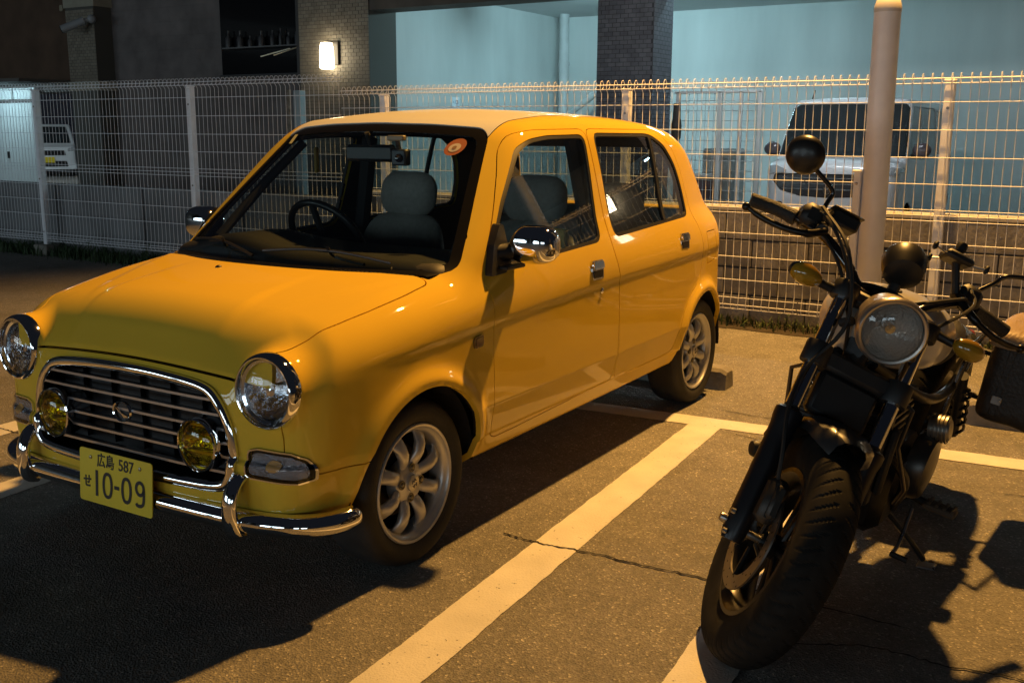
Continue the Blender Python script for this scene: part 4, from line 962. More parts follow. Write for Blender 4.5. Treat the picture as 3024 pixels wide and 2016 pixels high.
# ---- wheels
def wheel(cx, cy, s, steer=0.0):
    """cy = plane of the rim's outer lip; s = +1 left side"""
    c = np.array([cx, cy, .266]); ax = np.array([0, s, 0.])
    w = empty('wheel', tuple(c)); w.parent = car; w.location = c-np.array(CARBASE)
    ty = [(.186, -.155), (.205, -.162), (.235, -.166), (.252, -.158), (.262, -.140), (.266, -.110), (.2665, -.075), (.266, -.040), (.262, -.014), (.252, .004), (.236, .012), (.215, .011), (.199, .004), (.188, -.004)]
    ty = np.array(ty); pr = crv(ty, 3); MB().lathe([tuple(p) for p in pr], c, ax, 64).obj('tyre', TYRE, w)
    m = MB()
    for r0 in (.2668,):
        pass
    rim = [(.170, -.150), (.176, -.140), (.164, -.100), (.160, -.050), (.163, -.020), (.170, -.009), (.176, -.006), (.180, .003), (.187, .006), (.191, .002), (.190, -.008), (.184, -.012)]
    MB().lathe(rim, c, ax, 64).obj('rim', ALLOY, w)
    hub = MB().lathe([(.0, -.012), (.030, -.012), (.034, -.016), (.052, -.018), (.066, -.024), (.072, -.040), (.07, -.06)], c, ax, 40).obj('hub', ALLOY, w)
    e1 = np.array([1., 0, 0]); e2 = np.array([0, 0, 1.])
    for k in range(8):
        a = (k+.5)*np.pi/4; d = e1*math.cos(a)+e2*math.sin(a); t = -e1*math.sin(a)+e2*math.cos(a)
        st = [(.056, -.030, .019, .010), (.075, -.022, .0215, .014), (.100, -.016, .0215, .017), (.128, -.018, .0225, .017), (.150, -.028, .026, .015), (.166, -.042, .032, .012)]
        V = []; n = 12
        for (r, z, hw, hh) in st:
            for q in np.linspace(0, 2*np.pi, n, endpoint=False): V.append(c+d*r+t*hw*math.cos(q)+ax*(z+hh*math.sin(q)))
        F = [(i*n+k2, i*n+(k2+1) % n, (i+1)*n+(k2+1) % n, (i+1)*n+k2) for i in range(len(st)-1) for k2 in range(n)]
        mk('spoke', V, F, ALLOY, w)
    for k in range(4):
        a = k*np.pi/2+.08; p = c+.048*(e1*math.cos(a)+e2*math.sin(a))
        MB().lathe([(.0145, -.017), (.0145, -.014), (.0115, -.014), (.0110, -.024), (.0085, -.024), (.0085, -.014), (.006, -.011), (0, -.010)], p, ax, 14).obj('lug_nut', mat('lug_steel', (.20, .18, .13), .4, .8), w)
    cap = MB().lathe([(.028, -.014), (.027, -.006), (.024, -.004), (0, -.0035)], c, ax, 28).obj('centre_cap', mat('cap_silver', (.6, .58, .52), .35, .6), w)
    mm = MB()
    for q in (-1, 1):
        pts = [(-.014, .001*q), (-.007, .012*q+.0), (0, .002*q), (.007, .012*q), (.014, .001*q), (.011, .0*q), (.007, .006*q), (0, -.002*q+.002*q), (-.007, .006*q), (-.011, 0)]
        mm.prism([(x_, z_+.003*q) for x_, z_ in pts], -.0036, -.002, lambda V: np.stack([c[0]+.8*(V[:, 0]+V[:, 1]*.3), c[1]+s*(V[:, 2]), c[2]+.9*(V[:, 1]-V[:, 0]*.3)], 1))
    mm.obj('cap_mark', mat('cap_dark', (.10, .10, .12), .4, .5), cap)
    MB().lathe([(.0, -.075), (.115, -.075), (.118, -.085), (.0, -.085)], c, ax, 32).obj('brake_disc', mat('dark_iron', (.05, .045, .04), .5, .7), w)
    MB().lathe([(.155, -.06), (.158, -.16), (0, -.162)], c, ax, 32).obj('rim_barrel', mat('barrel_dark', (.035, .033, .032), .6, .4), w)
    return w
wheel(0, .700, 1); wheel(-2.36, .692, 1); wheel(0, -.700, -1); wheel(-2.36, -.692, -1)
# wheel housings
for (cx, cz, r) in (ARCH_F, ARCH_R):
    for s in (1, -1):
        t = np.linspace(-.02*np.pi, 1.02*np.pi, 28); V = []
        for y in (s*.69, s*.42):
            for a in t: V.append((cx+(r+.012)*math.cos(a), y, cz+(r+.012)*math.sin(a)))
        n = len(t); F = [(i, i+1, n+i+1, n+i) for i in range(n-1)]+[tuple(range(n, 2*n))]
        mk('wheel_housing', V, F, WELL, car, smooth=False)
mk('underside', [(-2.72, -.62, .24), (.42, -.60, .24), (.42, .60, .24), (-2.72, .62, .24)], [(0, 1, 2, 3)], WELL, car, smooth=False)

# ---- door handles, lock, side marker
def handle(x, z, par='front_door'):
    y0 = float(yside(np.array([x]), np.array([z]))[0])
    M = lambda V: np.stack([x+V[:, 0]-.0*V[:, 1], y0-.004+V[:, 2]-.16*np.maximum(V[:, 1], 0), z+V[:, 1]], 1)
    out = rpoly([(-.048, -.040), (.048, -.040), (.048, .036), (-.048, .036)], .012)
    h = MB().prism(out, 0, .010, M).obj('door_handle', CHROME, car)
    MB().prism(rpoly([(-.040, -.033), (.040, -.033), (.040, -.004), (-.040, -.004)], .008), .010, .0108, M).obj('handle_recess', mat('recess_black', (.02, .018, .014), .3), h)
    MB().prism(rpoly([(-.043, .002), (.043, .002), (.043, .031), (-.043, .031)], .010), .010, .016, M).obj('handle_flap', CHROME, h)
    return h
handle(-1.160, .812); handle(-2.079, .845)
yk = float(yside(np.array([-1.2]), np.array([.72]))[0])
MB().lathe([(.0, .006), (.009, .006), (.0115, .004), (.012, 0)], (-1.2, yk-.001, .722), (0, 1, 0), 16).obj('key_lock', CHROME, car)
SM = rpoly([(-.330, .650), (-.278, .646), (-.276, .684), (-.330, .690)], .012)
ysm = float(yside(np.array([-.30]), np.array([.67]))[0])
sm = MB().prism([(a, b) for a, b in SM], ysm-.002, ysm+.007, lambda V: np.stack([V[:, 0], V[:, 2], V[:, 1]], 1)).obj('side_marker', mat('marker_rim', (.25, .20, .12), .25, .8), car)
MB().prism([(-.303+(a+.303)*.72, .668+(b-.668)*.72) for a, b in SM], ysm+.007, ysm+.009, lambda V: np.stack([V[:, 0], V[:, 2], V[:, 1]], 1)).obj('marker_lens', mat('amber_dark', (.20, .10, .03), .15, coat=1), sm)

# ---- wing mirrors
for s in (1, -1):
    # sail base on the door corner
    bs = MB().prism(rpoly([(-.405, .868), (-.500, .872), (-.545, .905), (-.535, 1.03), (-.515, 1.035), (-.452, .965)], .01), .0, .03, lambda V: np.stack([V[:, 0], s*(V[:, 2]+.672+.02-.22*(V[:, 1]-.87)), V[:, 1]], 1)).obj('mirror_base', BLACKP, car)
    arm = crv([(-.485, s*.685, .935), (-.515, s*.715, .94), (-.545, s*.735, .95)], 4); MB().tube(arm, [.030]*len(arm), 12).obj('mirror_arm', BLACKP, bs)
    MB().bbox((-.58, s*.715-.035, .884), (-.46, s*.715+.035, .898), .004).obj('mirror_foot', BLACKP, bs)
    def mir(x, y, z):
        u = (x+.560)/.062; v = (y*s-.790)/.094; q = (z-.966)/.066
        b = (np.abs(u)**2.4+np.abs(v)**3.0+np.abs(q)**2.8+1e-12)**(1/2.6)-1
        b = b*.06
        cut = (y*s-.708)*-1+.55*np.maximum(z-.966, 0)
        return smax(smax(b, cut, .03), -.608-x, .008)
    mm = nets(mir, (-.66, min(s*.67, s*.92), .87), (-.46, max(s*.67, s*.92), 1.06), (.006, .006, .006))
    h = mobj('mirror_housing', mm, CHROME, car, fl=0)
    MB().prism(rpoly([(.725, .92), (.865, .92), (.868, 1.0), (.735, 1.01)], .02), -.6085, -.6105, lambda V: np.stack([V[:, 2], s*V[:, 0], V[:, 1]], 1)).obj('mirror_glass', mat('mirror_glass', (.8, .8, .8), .02, 1.0), h)

# ---- wipers, washer nozzle, aerial, stickers
for y0, y1, x1 in ((.45, -.05, -.26), (-.08, -.55, -.27)):
    pts = []
    for t in np.linspace(0, 1, 12):
        y = y0+(y1-y0)*t; z = .915+.022*math.sin(t*np.pi)+.018*t; x = float(xws(np.array(y), np.array(z)))+.018
        pts.append((x, y, z))
    wp = MB().tube(pts, .0055, 6).obj('wiper', mat('wiper_black', (.02, .02, .02), .35), car)
    p0 = np.array(pts[5]); MB().tube(crv([(-.20, y1*.2+y0*.8, .905), (-.23, (y0+y1)/2, .918), p0+np.array([.012, 0, .01])], 4), .006, 6).obj('wiper_arm', mat('wiper_black', (.02, .02, .02), .35), wp)
MB().ball((0, 0, 0), (1, 1, 1), M=lambda V: V*np.array([.012, .010, .007])+np.array([.02, -.10, float(ztop(np.array(.02), np.array(-.10)))])).obj('washer_nozzle', BLACKP, car)
# hood rear edge strip, serrated
m = MB()
for y in np.linspace(-.56, .56, 75):
    x = float(hood_rear(np.array(y)))-.004; z = float(ztop(np.array(x), np.array(y)))-.006; m.box((x-.010, y-.004, z), (x+.004, y+.004, z+.005))
m.obj('cowl_seal_teeth', RUBBER, car)['kind'] = 'stuff'
def on_ws(y, z, off=-.012): return np.array([float(xws(np.array(y), np.array(z)))+off, y, z])
def disc(cy, cz, ry, rz, off, name, mt, par, n=28):
    t = np.linspace(0, 2*np.pi, n, endpoint=False); V = np.array([on_ws(cy+ry*math.cos(a), cz+rz*math.sin(a), off) for a in t]); return mk(name, V, [tuple(range(n))], mt, par, smooth=False)
st = disc(.398, 1.285, .034, .030, .004, 'inspection_sticker', mat('sticker_orange', (.34, .10, .04), .5), car)
disc(.398, 1.283, .020, .015, .006, 'sticker_centre', mat('sticker_cream', (.55, .47, .36), .5), st)
disc(.398, 1.283, .0075, .0065, .008, 'sticker_number', mat('sticker_brown', (.25, .14, .07), .5), st)
V = [on_ws(a, b, .004) for a, b in ((-.430, 1.290), (-.405, 1.290), (-.412, 1.325), (-.437, 1.325))]
mk('service_sticker', V, [(0, 1, 2, 3)], mat('sticker_yellow', (.55, .50, .22), .5), car, smooth=False)
# ---- cabin: dashboard, wheel, seats, mirror, dash camera
DASH = mat('dash_plastic', (.016, .017, .018), .6)
def dashf(x, y, z):
    zt = .915+.050*np.exp(-((y+.33)/.19)**2)*sst(-.75, -.5, x)
    return smax(smax(z-zt, np.abs(y)-.63, .06), smax(-.72-x, x+.22, .06), .08)
mobj('dashboard', nets(lambda x, y, z: smax(dashf(x, y, z), .62-z, .03), (-.8, -.7, .58), (-.15, .7, 1.03), (.03, .03, .02)), DASH, car, fl=0)
SWC = np.array([-.79, -.33, .905]); swa = np.array([-.85, 0, .52]); swa /= np.linalg.norm(swa)
t = np.linspace(0, 2*np.pi, 40, endpoint=False); e1 = np.array([0, 1., 0]); e2 = np.cross(swa, e1)
sw = MB().tube(SWC+.178*(np.cos(t)[:, None]*e1+np.sin(t)[:, None]*e2), .0145, 10, closed=True).obj('steering_wheel', mat('wheel_leather', (.02, .02, .021), .35), car)
m = MB().lathe([(0, .02), (.05, .015), (.06, -.02), (.03, -.2)], SWC-swa*.03, swa, 20)
for a in (0, np.pi, -np.pi/2): m.tube([SWC-swa*.02, SWC+.17*(math.cos(a)*e1+math.sin(a)*e2)], .014, 8)
m.obj('steering_hub', DASH, sw)
def seat(cx, cy, name, wide=.25, zt=.0, bench=False):
    o = empty(name, (cx, cy, .3)); o.parent = car; o.location = np.array([cx, cy, .3])-np.array(CARBASE)
    def back(x, y, z):
        xb = cx-.10-.28*(z-.5); hw = wide-.05*sst(.75, .98, z)
        return smax(smax(np.abs(x-xb)-.055-.02*(np.abs(y-cy)/wide)**2, np.abs(y-cy)-hw, .10), smax(z-(.985+zt), .42-z, .08), .10)
    mobj('backrest', nets(back, (cx-.45, cy-wide-.06, .38), (cx+.12, cy+wide+.06, 1.08), (.02, .02, .02)), SEATF, o, fl=0)
    def cush(x, y, z): return smax(smax(np.abs(x-cx-.18)-.26, np.abs(y-cy)-wide, .08), smax(z-.56-.12*(x-cx-.1), .38-z, .06), .08)
    mobj('cushion', nets(cush, (cx-.2, cy-wide-.06, .34), (cx+.52, cy+wide+.06, .7), (.025, .025, .025)), SEATF, o, fl=0)
    heads = [cy] if not bench else [cy-.27, cy+.27]
    for hy in heads:
        zc = 1.060+zt; xc = cx-.255
        def head(x, y, z):
            return smax(smax(np.abs(x-xc+.12*(z-zc))-.05, np.abs(y-hy)-.152, .07), np.abs(z-zc)-.112, .10)
        mobj('headrest', nets(head, (xc-.1, hy-.18, zc-.15), (xc+.1, hy+.18, zc+.15), (.014, .014, .014)), SEATF, o, fl=0)
        for dy in (-.05, .05): MB().tube([(xc, hy+dy, zc-.05), (xc+.01, hy+dy, zc-.17)], .006, 6).obj('headrest_post', CHROME, o)
    return o
seat(-1.10, .335, 'front_seat', .245); seat(-1.10, -.335, 'front_seat', .245); seat(-2.02, 0, 'rear_seat', .60, -.07, True)
rm = MB().bbox((-.70, -.12, 1.225), (-.665, .115, 1.290), .012).obj('rear_view_mirror', mat('mirror_case', (.03, .03, .032), .4), car)
MB().tube([(-.68, 0, 1.285), (-.655, 0, 1.335)], .010, 8).obj('mirror_stem', DASH, rm)
dc = MB().bbox((-.655, .145, 1.215), (-.615, .210, 1.275), .006).obj('dash_camera', mat('camera_body', (.05, .06, .075), .4), car)
MB().lathe([(.016, 0), (.015, .008), (.010, .006), (0, .004)], (-.615, .185, 1.243), (1, 0, 0), 16).obj('camera_lens', mat('camera_lens', (.02, .02, .03), .1, coat=1), dc)
MB().tube([(-.635, .17, 1.27), (-.625, .165, 1.318)], .009, 6).obj('camera_bracket', DASH, dc)
MB().bbox((-.635, .13, 1.305), (-.612, .205, 1.325), .004).obj('camera_mount', mat('mount_beige', (.22, .20, .13), .5), dc)
ch = MB().bbox((-1.02, -.585, 1.16), (-1.00, -.565, 1.27), .005).obj('hanging_charm', mat('charm_yellow', (.45, .30, .05), .6), car)
for s in (1, -1):
    MB().tube([(-1.32, s*.525, 1.31), (-1.34, s*.60, .92), (-1.35, s*.63, .5)], .035, 8).obj('inner_pillar', INNER, car)
    MB().tube([(-.42, s*.565, .93), (-.64, s*.515, 1.14), (-.81, s*.465, 1.29)], .020, 8).obj('inner_pillar', INNER, car)
MB().tube([(-1.36, .60, 1.28), (-1.33, .585, 1.05), (-1.30, .56, .80)], 1.0, prof=[(.022, .002), (.022, -.002), (-.022, -.002), (-.022, .002)], up=(1, 0, 0)).obj('seat_belt', mat('belt_black', (.02, .02, .02), .7), car)
MB().bbox((-1.20, .52, .86), (-1.17, .58, .96), .006).obj('yellow_tag', mat('tag_yellow', (.60, .46, .10), .6), car)
# ================================================================ the black motorcycle (leaning on its side stand, bars turned left)
q_psi, q_lam, q_del, q_rk = R_(-3.99043), R_(12.61704), R_(32.91501), R_(29.88099)
BO = np.array([.025, 1.727, 0.])
bF = np.array([math.cos(q_psi), math.sin(q_psi), 0]); _rt = np.array([math.sin(q_psi), -math.cos(q_psi), 0]); _z = np.array([0, 0, 1.])
bU = _z*math.cos(q_lam)-_rt*math.sin(q_lam); bR = _rt*math.cos(q_lam)+_z*math.sin(q_lam); bL = -bR
sS = bU*math.cos(q_rk)-bF*math.sin(q_rk); _fp = bF*math.cos(q_rk)+bU*math.sin(q_rk)
sF = _fp*math.cos(q_del)-bR*math.sin(q_del); sR = bR*math.cos(q_del)+_fp*math.sin(q_del)
_d = np.array([0, 0, -1.])+sR*sR[2]; _d /= np.linalg.norm(_d)
AX = np.array([BO[0], BO[1], 0])-_d*.27+np.array([0, 0, .05])
def B(P): P = np.atleast_2d(np.asarray(P, float)); return BO+P[:, :1]*bF+P[:, 1:2]*bL+P[:, 2:]*bU           # body frame: forward, left, up
def S(P): P = np.atleast_2d(np.asarray(P, float)); return AX+P[:, :1]*sS+P[:, 1:2]*sF+P[:, 2:]*sR            # steering frame: along fork, forward, right
BLK_M = mat('matt_black', (.014, .014, .015), .5, 0, var=.2, vscale=20)
BLK_G = mat('gloss_black', (.010, .010, .011), .22, 0, coat=.8)
BLK_S = mat('satin_black_metal', (.022, .022, .023), .38, .6, rvar=.1, vscale=15)
CHRD = mat('fork_chrome', (.55, .56, .60), .06, 1.0)
AMB = mat('amber_lens', (.34, .19, .012), .18, 0, coat=1.0)
STEEL = mat('brushed_steel', (.42, .41, .40), .35, 1.0, rvar=.1, vscale=25)
bike = empty('motorcycle', (-.75, 1.85, 0), 'matt black cruiser motorcycle with one round headlamp, leaning on its side stand', 'motorcycle')
# ---- wheels
def moto_wheel(c, ax, ref, name, half=.066, R=.320, disc=True):
    w = empty(name, tuple(c)); w.parent = bike; w.location = c-np.array(bike.location)
    ax = np.array(ax)/np.linalg.norm(ax); e1 = ref-ax*(ref@ax); e1 /= np.linalg.norm(e1); e2 = np.cross(ax, e1)
    pr = crv([(.203, -half*.72), (.215, -half*.86), (.245, -half*.99), (.272, -half*.98), (.298, -half*.86), (.3135, -half*.54), (.3195, -half*.18), (.3195, half*.18), (.3135, half*.54), (.298, half*.86), (.272, half*.98), (.245, half*.99), (.215, half*.86), (.203, half*.72)], 3)
    n = 880; t = np.linspace(0, 2*np.pi, n, endpoint=False); V = []
    for (r, a) in pr:
        u = a/half; ph = (t*54/(2*np.pi)+1.1*abs(u)+(.5 if u > 0 else 0)) % 1
        gro = np.where((ph < .20) & (r > .280) & (abs(u) > .20), .0032, 0)
        rr = (r-gro)*(R/.3195); V.append(c+ax*a+rr[:, None]*(np.cos(t)[:, None]*e1+np.sin(t)[:, None]*e2))
    m = len(pr); F = [(i*n+k, i*n+(k+1) % n, (i+1)*n+(k+1) % n, (i+1)*n+k) for i in range(m-1) for k in range(n)]
    mk('tyre', np.concatenate(V), F, mat('moto_tyre', (.013, .0125, .012), .8, spec=.15, var=.3, vscale=30), w, angle=30)
    h = half
    rim = [(.196, -h*.82), (.208, -h*.80), (.206, -h*.66), (.190, -h*.5), (.184, -h*.2), (.184, h*.2), (.190, h*.5), (.206, h*.66), (.208, h*.80), (.196, h*.82), (.180, h*.55), (.172, h*.2), (.172, -h*.2), (.180, -h*.55)]
    MB().lathe(rim, c, ax, 64, ref=ref, close=True).obj('rim', mat('rim_black', (.03, .028, .026), .3, .5), w)
    MB().lathe([(0, -.055), (.022, -.055), (.030, -.045), (.034, -.02), (.034, .02), (.030, .045), (.022, .055), (0, .055)], c, ax, 24, ref=ref).obj('hub', BLK_S, w)
    for k in range(10):
        a = k*2*np.pi/10; da = .16*(1 if k % 2 else -1)
        p0 = c+.028*(math.cos(a)*e1+math.sin(a)*e2); p1 = c+.178*(math.cos(a+da)*e1+math.sin(a+da)*e2)
        MB().tube([p0, (p0+p1)/2, p1], [1.15, .95, 1.1], prof=[(.0085*math.cos(x), .013*math.sin(x)) for x in np.linspace(0, 2*np.pi, 8, endpoint=False)], up=e1*.01+ax).obj('spoke', BLK_S, w)
    if disc:
        d = MB().lathe([(.108, .067), (.148, .067), (.148, .072), (.108, .072)], c, ax, 48, ref=ref, close=True).obj('brake_disc', mat('disc_steel', (.36, .33, .30), .4, 1.0, rvar=.1, vscale=30), w)
        hm = MB()
        for k in range(36):
            a = k*2*np.pi/36; rr = .120+.016*((k % 3)-1)*.9+.008; q = c+ax*.0724+rr*(math.cos(a)*e1+math.sin(a)*e2); hm.lathe([(0, .0002), (.0032, 0)], q, ax, 6)
        hm.obj('disc_holes', mat('hole_black', (.005, .005, .005), .9), d)['kind'] = 'stuff'
        for k in range(5):
            a = k*2*np.pi/5+.3; MB().tube([c+ax*.062+.03*(math.cos(a)*e1+math.sin(a)*e2), c+ax*.068+.112*(math.cos(a+.25)*e1+math.sin(a+.25)*e2)], .0065, 6).obj('disc_carrier', BLK_S, w)
    return w
moto_wheel(AX, sR, sS, 'front_wheel', .061)
RAX = B((-1.50, 0, .318))[0]
moto_wheel(RAX, bR, bU, 'rear_wheel', .075, .322)
# ---- fork
for s in (1, -1):
    fk = MB().tube(S([(.30, 0, .12*s), (.72, 0, .12*s)]), .0205, 20).obj('fork_tube', CHRD, bike)
    sl_ = [(-.035, .026), (-.01, .033), (.06, .033), (.25, .033), (.29, .034), (.315, .038), (.335, .038), (.342, .030)]
    MB().tube(S([(a, 0, .12*s) for a, _ in sl_]), [b for _, b in sl_], 20).obj('fork_slider', mat('slider_black', (.016, .016, .02), .35, .3), fk)
    MB().lathe([(.0, .012), (.021, .010), (.0225, 0), (.030, -.002)], S((.342, 0, .12*s))[0], sS, 18).obj('dust_seal', RUBBER, fk)
    MB().lathe([(0, .018), (.010, .017), (.013, .010), (.013, 0)], S((.01, 0, (.12+.033)*s))[0], sR*s, 12).obj('axle_bolt', STEEL, fk)
    for a in (-.02, .035): MB().lathe([(0, .012), (.007, .010), (.008, 0)], S((a, .020, (.12+.026)*s))[0], sR*s, 8).obj('pinch_bolt', STEEL, fk)
MB().tube(S([(0, 0, -.15), (0, 0, .15)]), .011, 10).obj('axle', STEEL, bike)
def Mb(fr): return lambda V: fr(V)
for nm, s0, hh, ff in (('lower_clamp', .505, .026, -.035), ('upper_clamp', .690, .020, -.035)):
    m = MB().bbox((s0-hh/1, -.055, -.10), (s0+hh, .012, .10), .010, S)
    for s in (1, -1): m.lathe([(.0205, -hh*1.15), (.034, -hh*1.15), (.036, -hh), (.036, hh), (.034, hh*1.15), (.0205, hh*1.15)], S((s0, 0, .12*s))[0], sS, 20)
    m.obj(nm, BLK_M, bike)['kind'] = 'stuff'
MB().tube(S([(.48, -.06, 0), (.72, -.06, 0)]), .032, 16).obj('steering_stem', BLK_M, bike)
MB().bbox((.36, -.045, -.085), (.48, .0, .085), .012, S).obj('fork_cover', BLK_M, bike)
# front fender
t = np.linspace(-.62, 1.15, 24); prof = [(-.085, -.040), (-.078, -.006), (-.055, .012), (0, .020), (.055, .012), (.078, -.006), (.085, -.040)]; V = []; n = len(prof)
for k in range(2):
    for a in t:
        fl_ = 1-.55*max(0, (a-.85)/.3)**2-.5*max(0, (-.35-a)/.27)**2
        for w_, h_ in prof:
            r = .345+h_*.9-k*.003; V.append(S((r*math.cos(a), -r*math.sin(a), w_*fl_))[0])
m_ = len(t); F = [(i*n+j, i*n+j+1, (i+1)*n+j+1, (i+1)*n+j) for i in range(m_-1) for j in range(n-1)]; F += [tuple(x+m_*n for x in f[::-1]) for f in F]
mk('front_fender', V, F, mat('fender_black', (.03, .03, .032), .33, .2, coat=.3), bike)
for s in (1, -1): MB().tube(S([(.24, -.02, .118*s), (.30, -.03, .09*s)]), .012, 6).obj('fender_stay', BLK_M, bike)
# caliper and hose
cal = MB().bbox((.035, .045, .062), (.155, .10, .115), .014, S).obj('brake_caliper', mat('caliper', (.045, .04, .036), .45, .5), bike)
MB().bbox((.05, .092, .070), (.14, .112, .10), .008, S).obj('caliper_cap', mat('caliper', (.045, .04, .036)), cal)
MB().tube(S(crv([(.15, .085, .10), (.22, .10, .125), (.33, .075, .15), (.45, .04, .14), (.60, .06, .10), (.78, .04, .17), (.90, -.08, .25)], 6)), .0055, 6).obj('brake_hose', RUBBER, bike)
hn = MB().lathe([(0, .03), (.022, .028), (.026, .02), (.026, .008), (.020, .006), (.020, -.004), (.026, -.006), (.026, -.02), (0, -.02)], B((-.52, -.22, .36))[0], bF*.7-bL*.7, 18).obj('horn', BLK_M, bike)
MB().ball((0, 0, 0), (1, 1, 1), M=lambda V: B(V*np.array([.02, .022, .03])+np.array([-.50, -.17, .375]))).obj('side_reflector', AMB, bike)
# ---- headlamp
hx = sF*math.cos(q_rk)-sS*math.sin(q_rk); hx = hx+np.array([0, 0, .05]); hx /= np.linalg.norm(hx); hc = S((.628, .088, 0))[0]-hx*.01
hl = MB().lathe([(.0, -.135), (.035, -.130), (.062, -.105), (.076, -.065), (.081, -.02), (.083, .018)], hc, hx, 40).obj('headlamp', mat('lamp_bucket', (.20, .17, .14), .42, .3), bike)
MB().lathe([(.083, .014), (.0885, .016), (.0905, .024), (.0885, .040), (.083, .046), (.0775, .044), (.076, .034)], hc, hx, 44).obj('lamp_rim', mat('rim_satin', (.55, .50, .45), .28, .9), hl)
MB().lathe([(.0765, .034), (.072, .044), (.055, .052), (.03, .057), (0, .059)], hc, hx, 40).obj('lens', glass('fluted_glass', (.80, .80, .80), 1.5, .03), hl)
MB().lathe([(.075, .034), (.068, .010), (.050, -.020), (.025, -.040), (0, -.046)], hc, hx, 40).obj('reflector_bowl', mat('fluted_reflector2', (.62, .60, .57), .34, .8, bump=.6, bscale=90), hl)
MB().lathe([(0, .012), (.013, .010), (.015, 0), (.015, -.04)], hc, hx, 14).obj('bulb_cap', REFL, hl)
for s in (1, -1): MB().tube(S([(.60, .03, .105*s), (.61, .06, .088*s)]), .012, 8).obj('lamp_bracket', BLK_M, hl)
# headlamp cover arc (small black cowl above the lamp)
cw = S(crv([(.712, -.05, .11), (.738, -.03, .07), (.748, -.02, 0), (.738, -.03, -.07), (.712, -.05, -.13)], 6)); MB().tube(cw, 1.0, prof=[(.004, .02), (.004, -.02), (-.004, -.02), (-.004, .02)], up=sS).obj('lamp_visor', BLK_G, bike)
# instrument
ic = S((.835, -.005, .005))[0]; ix = (sS*.80-sF*.55); ix /= np.linalg.norm(ix)
im = MB().lathe([(0, -.055), (.030, -.054), (.050, -.046), (.057, -.020), (.059, .010), (.055, .022), (.050, .024), (0, .020)], ic, ix, 32).obj('instrument', mat('meter_black', (.015, .015, .015), .35), bike)
MB().tube(S([(.72, -.02, 0), (.80, -.01, 0)]), .016, 8).obj('instrument_stalk', BLK_M, im)
# ---- handlebar
HB = crv([(.868, -.205, .412), (.874, -.19, .34), (.864, -.155, .265), (.832, -.10, .20), (.775, -.055, .125), (.735, -.045, .08), (.730, -.045, 0)], 6)
HBm = HB[::-1].copy(); HBm[:, 2] *= -1; hb = np.concatenate([HB[:-1], HBm])
hbo = MB().tube(S(hb), .0140, 14).obj('handlebar', BLK_G, bike)
for s in (1, -1): MB().bbox((.70, -.065, .03*s-.014), (.755, -.025, .03*s+.014), .005, S).obj('bar_riser', BLK_M, hbo)
for s in (1, -1):
    gp = np.array([(.868, -.2055, .416*s), (.872, -.200, .380*s), (.874, -.189, .335*s), (.867, -.166, .285*s)])
    gr_ = MB().tube(S(crv(gp, 4)), [.021]*2+[.0200]*9+[.0225]*2, 16).obj('grip', mat('grip_rubber', (.028, .026, .024), .62, bump=.5, bscale=250), hbo)
    sw_ = MB().bbox((.850, -.190, .215 if s > 0 else -.285), (.918, -.115, .285 if s > 0 else -.215), .016, S).obj('switch_box', BLK_M, hbo)
    MB().tube(S(crv([(.840, -.085, .215*s), (.805, -.062, .262*s), (.792, -.072, .325*s), (.800, -.100, .385*s), (.812, -.115, .430*s)], 5)), [.012]*6+[.0092]*12+[.0075]*3, 10).obj('lever', mat('lever_black', (.03, .028, .027), .3, .7), hbo)
    MB().ball((0, 0, 0), (1, 1, 1), M=lambda V: S(V*.0125+np.array([.813, -.117, .434*s]))).obj('lever_tip', mat('lever_black', (.03, .028, .027)), hbo)
    MB().tube(S([(.872, -.14, .215*s), (.842, -.090, .222*s)]), .018, 8).obj('lever_perch', BLK_M, hbo)
    # mirror on an angled stem
    if s > 0: mc = np.array([1.016, -.10, .352]); P = [(.90, -.145, .232), (.945, -.14, .228), (.975, -.132, .232), (1.0, -.118, .300), (1.012, -.108, .335)]
    else: mc = np.array([1.03, -.10, -.47]); P = [(.90, -.145, -.255), (.955, -.14, -.30), (.985, -.13, -.32), (1.005, -.12, -.37), (1.02, -.108, -.43)]
    ms = MB().tube(S(crv(P, 5)), .0068, 10).obj('mirror_stem', BLK_G, hbo)
    ma = -(bF*.93+bL*.10*s-_z*.10); ma = ma/np.linalg.norm(ma)
    mo = MB().lathe([(0, -.030), (.020, -.0285), (.038, -.022), (.050, -.010), (.0555, .004), (.054, .012)], S(mc)[0], ma, 36).obj('mirror_shell', mat('mirror_black', (.018, .016, .015), .34), hbo)
    MB().lathe([(0, .011), (.0535, .011)], S(mc)[0], ma, 30).obj('mirror_glass', mat('mirror_glass', (.8, .8, .8), .02, 1.0), mo)
rs = MB().bbox((.872, -.126, .135), (.914, -.072, .218), .007, S).obj('brake_reservoir', BLK_M, hbo)
MB().bbox((.9145, -.130, .130), (.920, -.068, .223), .003, S).obj('reservoir_lid', mat('lid_metal', (.10, .09, .08), .35, .8), rs)
for P in ([(.90, -.12, .24), (.86, -.04, .23), (.78, .01, .17), (.66, .02, .10), (.55, -.06, .03)], [(.90, -.15, .25), (.84, -.09, .22), (.75, -.03, .15), (.62, -.03, .06)], [(.90, -.12, -.24), (.82, -.02, -.22), (.70, .02, -.13), (.55, -.06, -.03)], [(.88, -.15, -.25), (.84, -.05, -.20), (.76, .03, -.09), (.70, .02, .0)]):
    MB().tube(S(crv(P, 7)), .0048, 6).obj('cable', RUBBER, hbo)
